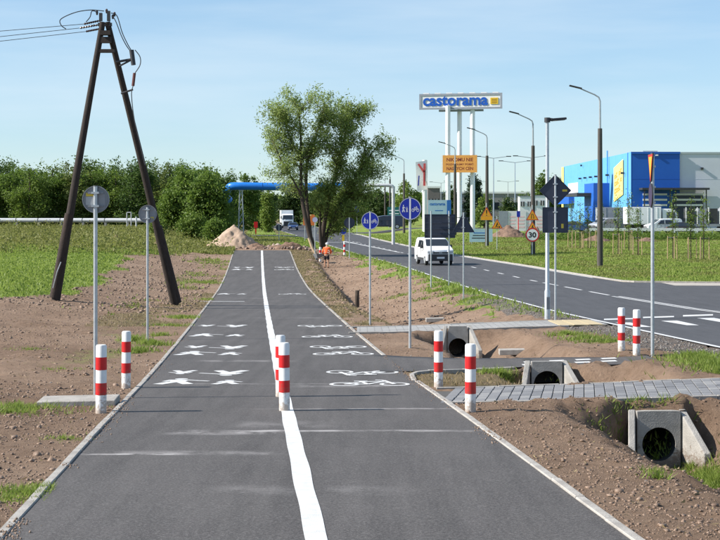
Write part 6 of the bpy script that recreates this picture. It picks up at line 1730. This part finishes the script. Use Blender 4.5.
# grass behind the end of the path and between road and ditch
x, y = scatter(90000, -26, 9, 42, 215, 1.3); wg_, wv_, wd_ = weights(x, y); fp = footprint(x, y)
keep = (rng.uniform(0, 1, len(x)) < wg_) & ~fp & (x > xpath(y) - HW + .0) | ((y > 122) & (rng.uniform(0, 1, len(x)) < wg_) & ~fp); x, y = x[keep], y[keep]
grass_obj('roadside_grass', x, y, rng.uniform(.08, .24, len(x)), .03 + y * .0008, 'grass', 'patchy green grass beside the near road edge')
# dry verge between path and ditch
x, y = scatter(90000, -9, 3, 23, 118, 1.2); wg_, wv_, wd_ = weights(x, y); fp = footprint(x, y)
keep = (rng.uniform(0, 1, len(x)) < wd_) & ~fp & (np.abs(x - xpath(y)) < 6); x, y = x[keep], y[keep]
grass_obj('dry_verge_grass', x, y, rng.uniform(.03, .10, len(x)), .015 + y * .0005, 'drygrass', 'sparse dry grass on the verges beside the path')
# grass tufts on bare soil: (pixel, radius, number, height)
TX, TYv, TH = [], [], []
for px, py, r_, n_, h_ in ((18, 409, .5, 700, .10), (8, 414, .4, 400, .1), (25, 494, .35, 900, .07), (40, 490, .3, 500, .07), (10, 500, .3, 400, .06), (66, 440, .22, 220, .06), (138, 352, .35, 500, .16), (134, 340, .3, 300, .18), (152, 345, .4, 500, .14), (60, 370, .3, 120, .06), (30, 350, .4, 150, .06), (185, 318, .7, 700, .12), (170, 326, .6, 400, .1),
                           (566, 335, .5, 500, .12), (585, 338, .5, 700, .12), (600, 341, .45, 600, .12), (612, 342, .35, 400, .1), (705, 362, .5, 900, .15), (690, 358, .45, 700, .15), (718, 368, .5, 800, .15), (725, 372, .5, 600, .15), (500, 374, .22, 350, .14), (508, 377, .22, 350, .14), (492, 371, .2, 200, .1), (560, 382, .15, 150, .1),
                           (702, 478, .3, 700, .15), (714, 486, .3, 800, .16), (690, 470, .2, 260, .12), (725, 494, .3, 600, .16), (656, 458, .12, 130, .12), (668, 462, .14, 160, .13), (640, 447, .12, 110, .1), (620, 436, .14, 120, .09), (600, 428, .15, 90, .08), (658, 478, .1, 90, .1), (655, 474, .12, 70, .08), (630, 442, .12, 90, .1), (676, 468, .14, 140, .12),
                           (455, 340, .3, 120, .08), (300, 300, .5, 200, .05), (400, 296, .8, 260, .12), (420, 300, .5, 160, .12), (445, 285, .9, 500, .18), (460, 292, .9, 700, .2), (475, 299, .6, 300, .16), (438, 290, .5, 200, .15), (212, 300, .8, 300, .12), (205, 283, 1.2, 500, .14), (160, 335, .3, 200, .12)):
    q = hit(px, py); a = rng.uniform(0, 6.283, n_); rr_ = r_ * np.abs(rng.normal(0, .6, n_))
    TX.append(q.x + np.cos(a) * rr_ * (1.6 if q.y < 30 else 1.2)); TYv.append(q.y + np.sin(a) * rr_ * 1.1); TH.append(rng.uniform(.4, 1.25, n_) * h_)
x, y, h = np.concatenate(TX), np.concatenate(TYv), np.concatenate(TH); keep = ~footprint(x, y); x, y, h = x[keep], y[keep], h[keep]
grass_obj('grass_tufts', x, y, h, .009 + .0006 * y, 'grass', 'bright grass tufts growing on the bare soil', lean=.5)

# soil clods, stones and gravel
ico = bmesh.new(); bmesh.ops.create_icosphere(ico, subdivisions=1, radius=1.0); IV = np.array([v.co[:] for v in ico.verts]); IF = np.array([[v.index for v in f.verts] for f in ico.faces]); ico.free()
def clods(name, x, y, s_, m, label, cat, sink=.35, flat=.6):
    n_ = len(x); z = ground(x, y); V = np.repeat(IV[None], n_, 0) * rng.uniform(.45, 1.4, (n_, len(IV), 1))
    V = V * (s_[:, None, None] * np.stack([rng.uniform(.8, 1.5, n_), rng.uniform(.8, 1.5, n_), rng.uniform(.5, .9, n_) * flat / .6], 1)[:, None, :])
    V = V + np.stack([x, y, z + s_ * (.5 - sink)], 1)[:, None, :]
    Fq = (IF[None] + (np.arange(n_) * len(IV))[:, None, None]).reshape(-1, 3)
    return tag(mesh_np(name, V.reshape(-1, 3), Fq, m), label, cat, kind='stuff')
def soil_ok(x, y):
    wg_, wv_, _ = weights(x, y); return ~footprint(x, y) & (wg_ < .5)
M_clod = leaf_mat('soil_clod', (.15, .10, .070), (.225, .153, .107), (.30, .212, .152), 0.0)
x, y = scatter(130000, -17, 8, 9.5, 62, 1.9); keep = soil_ok(x, y) & (np.abs(x - xpath(y)) > HW + .12) & (x > -.32 * y - 1) & (x < .32 * y + 1) & (x < xnear(y) - .4)
dens = fbm(x * .5, y * .5, 120); keep &= rng.uniform(0, 1, len(x)) < np.clip((dens - .25) * 2.4, .12, 1); x, y = x[keep], y[keep]
s_ = (.004 + rng.exponential(.0052, len(x))).clip(0, .04) * np.where(x < xpath(y), 1.25, .85)
clods('soil_clods', x, y, s_, M_clod, 'loose brown soil clods on the bare ground', 'soil')
x, y = scatter(90000, -6.5, 6.2, 9.5, 23, 1.35); keep = soil_ok(x, y) & (np.abs(x - xpath(y)) > HW + .1) & (x > -.32 * y - .6) & (x < .32 * y + .6)
dens = fbm(x * .9, y * .9, 125); keep &= rng.uniform(0, 1, len(x)) < np.clip((dens - .2) * 2.2, .2, 1); x, y = x[keep], y[keep]
clods('soil_crumble', x, y, (.0025 + rng.exponential(.0036, len(x))).clip(0, .024), M_clod, 'fine crumbled soil beside the near part of the path', 'soil')
x, y = scatter(9000, -22, 4, 48, 116, 1.2); keep = soil_ok(x, y) & (np.abs(x - xpath(y)) > HW + .5); x, y = x[keep], y[keep]
clods('soil_clods', x, y, (.02 + rng.exponential(.025, len(x))).clip(0, .075), M_clod, 'larger brown clods on the distant bare field', 'soil')
M_stone = leaf_mat('gravel_stone', (.09, .08, .072), (.18, .165, .15), (.36, .33, .30), 0.0)
x, y = scatter(26000, 3, 9, 24, 64, 1.1); _, wv_, _ = weights(x, y); keep = (rng.uniform(0, 1, len(x)) < wv_) & ~footprint(x, y) & (x < xnear(y) - .05); x, y = x[keep], y[keep]
clods('gravel', x, y, rng.uniform(.008, .026, len(x)), M_stone, 'grey gravel along the near road edge', 'gravel')
x, y = scatter(420, -8, 6, 10, 60, 1.5); keep = soil_ok(x, y) & (np.abs(x - xpath(y)) > HW + .15); x, y = x[keep], y[keep]
clods('pale_stones', x, y, rng.uniform(.008, .022, len(x)), M_stone, 'scattered pale stones on the bare soil', 'stones')
# crumbs of soil spilt along the kerbs
x = []; y = []
for sg in (-1, 1):
    yy = 10 + 60 * rng.uniform(0, 1, 1500) ** 1.8; k_ = fbm(yy * .6, yy * 0 + sg, 131) > .5; yy = yy[k_]; x.append(xpath(yy) + sg * (HW - np.abs(rng.normal(0, .09, len(yy))) + .05)); y.append(yy)
x = np.concatenate(x); y = np.concatenate(y); n_ = len(x); s_ = rng.uniform(.003, .012, n_)
V = np.repeat(IV[None], n_, 0) * rng.uniform(.7, 1.2, (n_, len(IV), 1)) * s_[:, None, None] + np.stack([x, y, zpath(y) + .004 + .014 * (np.abs(x - xpath(y)) > HW)], 1)[:, None, :]
tag(mesh_np('soil_crumbs', V.reshape(-1, 3), (IF[None] + (np.arange(n_) * len(IV))[:, None, None]).reshape(-1, 3), M_clod), 'crumbs of soil spilt along the kerbs of the path', 'soil', kind='stuff')
# dry stalks and straw litter lying on the soil
x, y = scatter(7000, -14, 8, 9.5, 50, 1.6); keep = soil_ok(x, y) & (np.abs(x - xpath(y)) > HW + .12) & (x < xnear(y) - .3); x, y = x[keep], y[keep]; n_ = len(x)
a = rng.uniform(0, 6.283, n_); L_ = rng.uniform(.015, .075, n_); z = ground(x, y) + .012; dx, dy = np.cos(a), np.sin(a); w_ = .0017
V = np.stack([np.stack([x - dy * w_, y + dx * w_, z], 1), np.stack([x + dy * w_, y - dx * w_, z], 1), np.stack([x + dx * L_ + dy * w_, y + dy * L_ - dx * w_, z + rng.uniform(0, .03, n_)], 1), np.stack([x + dx * L_ - dy * w_, y + dy * L_ + dx * w_, z + rng.uniform(0, .03, n_)], 1)], 1).reshape(-1, 3)
tag(mesh_np('dry_stalks', V, np.arange(4 * n_).reshape(-1, 4), LM['drygrass']), 'dry stalks and straw littering the bare soil', 'straw', kind='stuff')
# rubble on the ridge at the end of the path
x = rng.normal(at(282, 0, 121).x, 2.0, 340); y = rng.normal(121.6, 1.1, 340); clods('rubble', x, y, (.02 + rng.exponential(.045, 340)).clip(0, .28), leaf_mat('rubble_bits', (.12, .08, .06), (.28, .2, .16), (.5, .45, .4), 0.0), 'broken rubble lying across the end of the path', 'rubble', sink=-.3, flat=.8)
# far wood closing the horizon
n_ = 26000; a = rng.uniform(-.62, .62, n_); dist = rng.uniform(560, 640, n_); X_f = np.tan(a) * dist; top = 9 + 7 * fbm(X_f * .02, X_f * 0, 140) + 4 * fbm(X_f * .11, X_f * 0, 141)
C = np.stack([X_f, dist, rng.uniform(0, 1, n_) ** .75 * top * .72], 1); V, Fq = leaf_quads(C, 3.2, .7); tag(mesh_np('distant_wood', V, Fq, LM['hedge']), 'distant wood along the horizon', 'wood', kind='stuff')
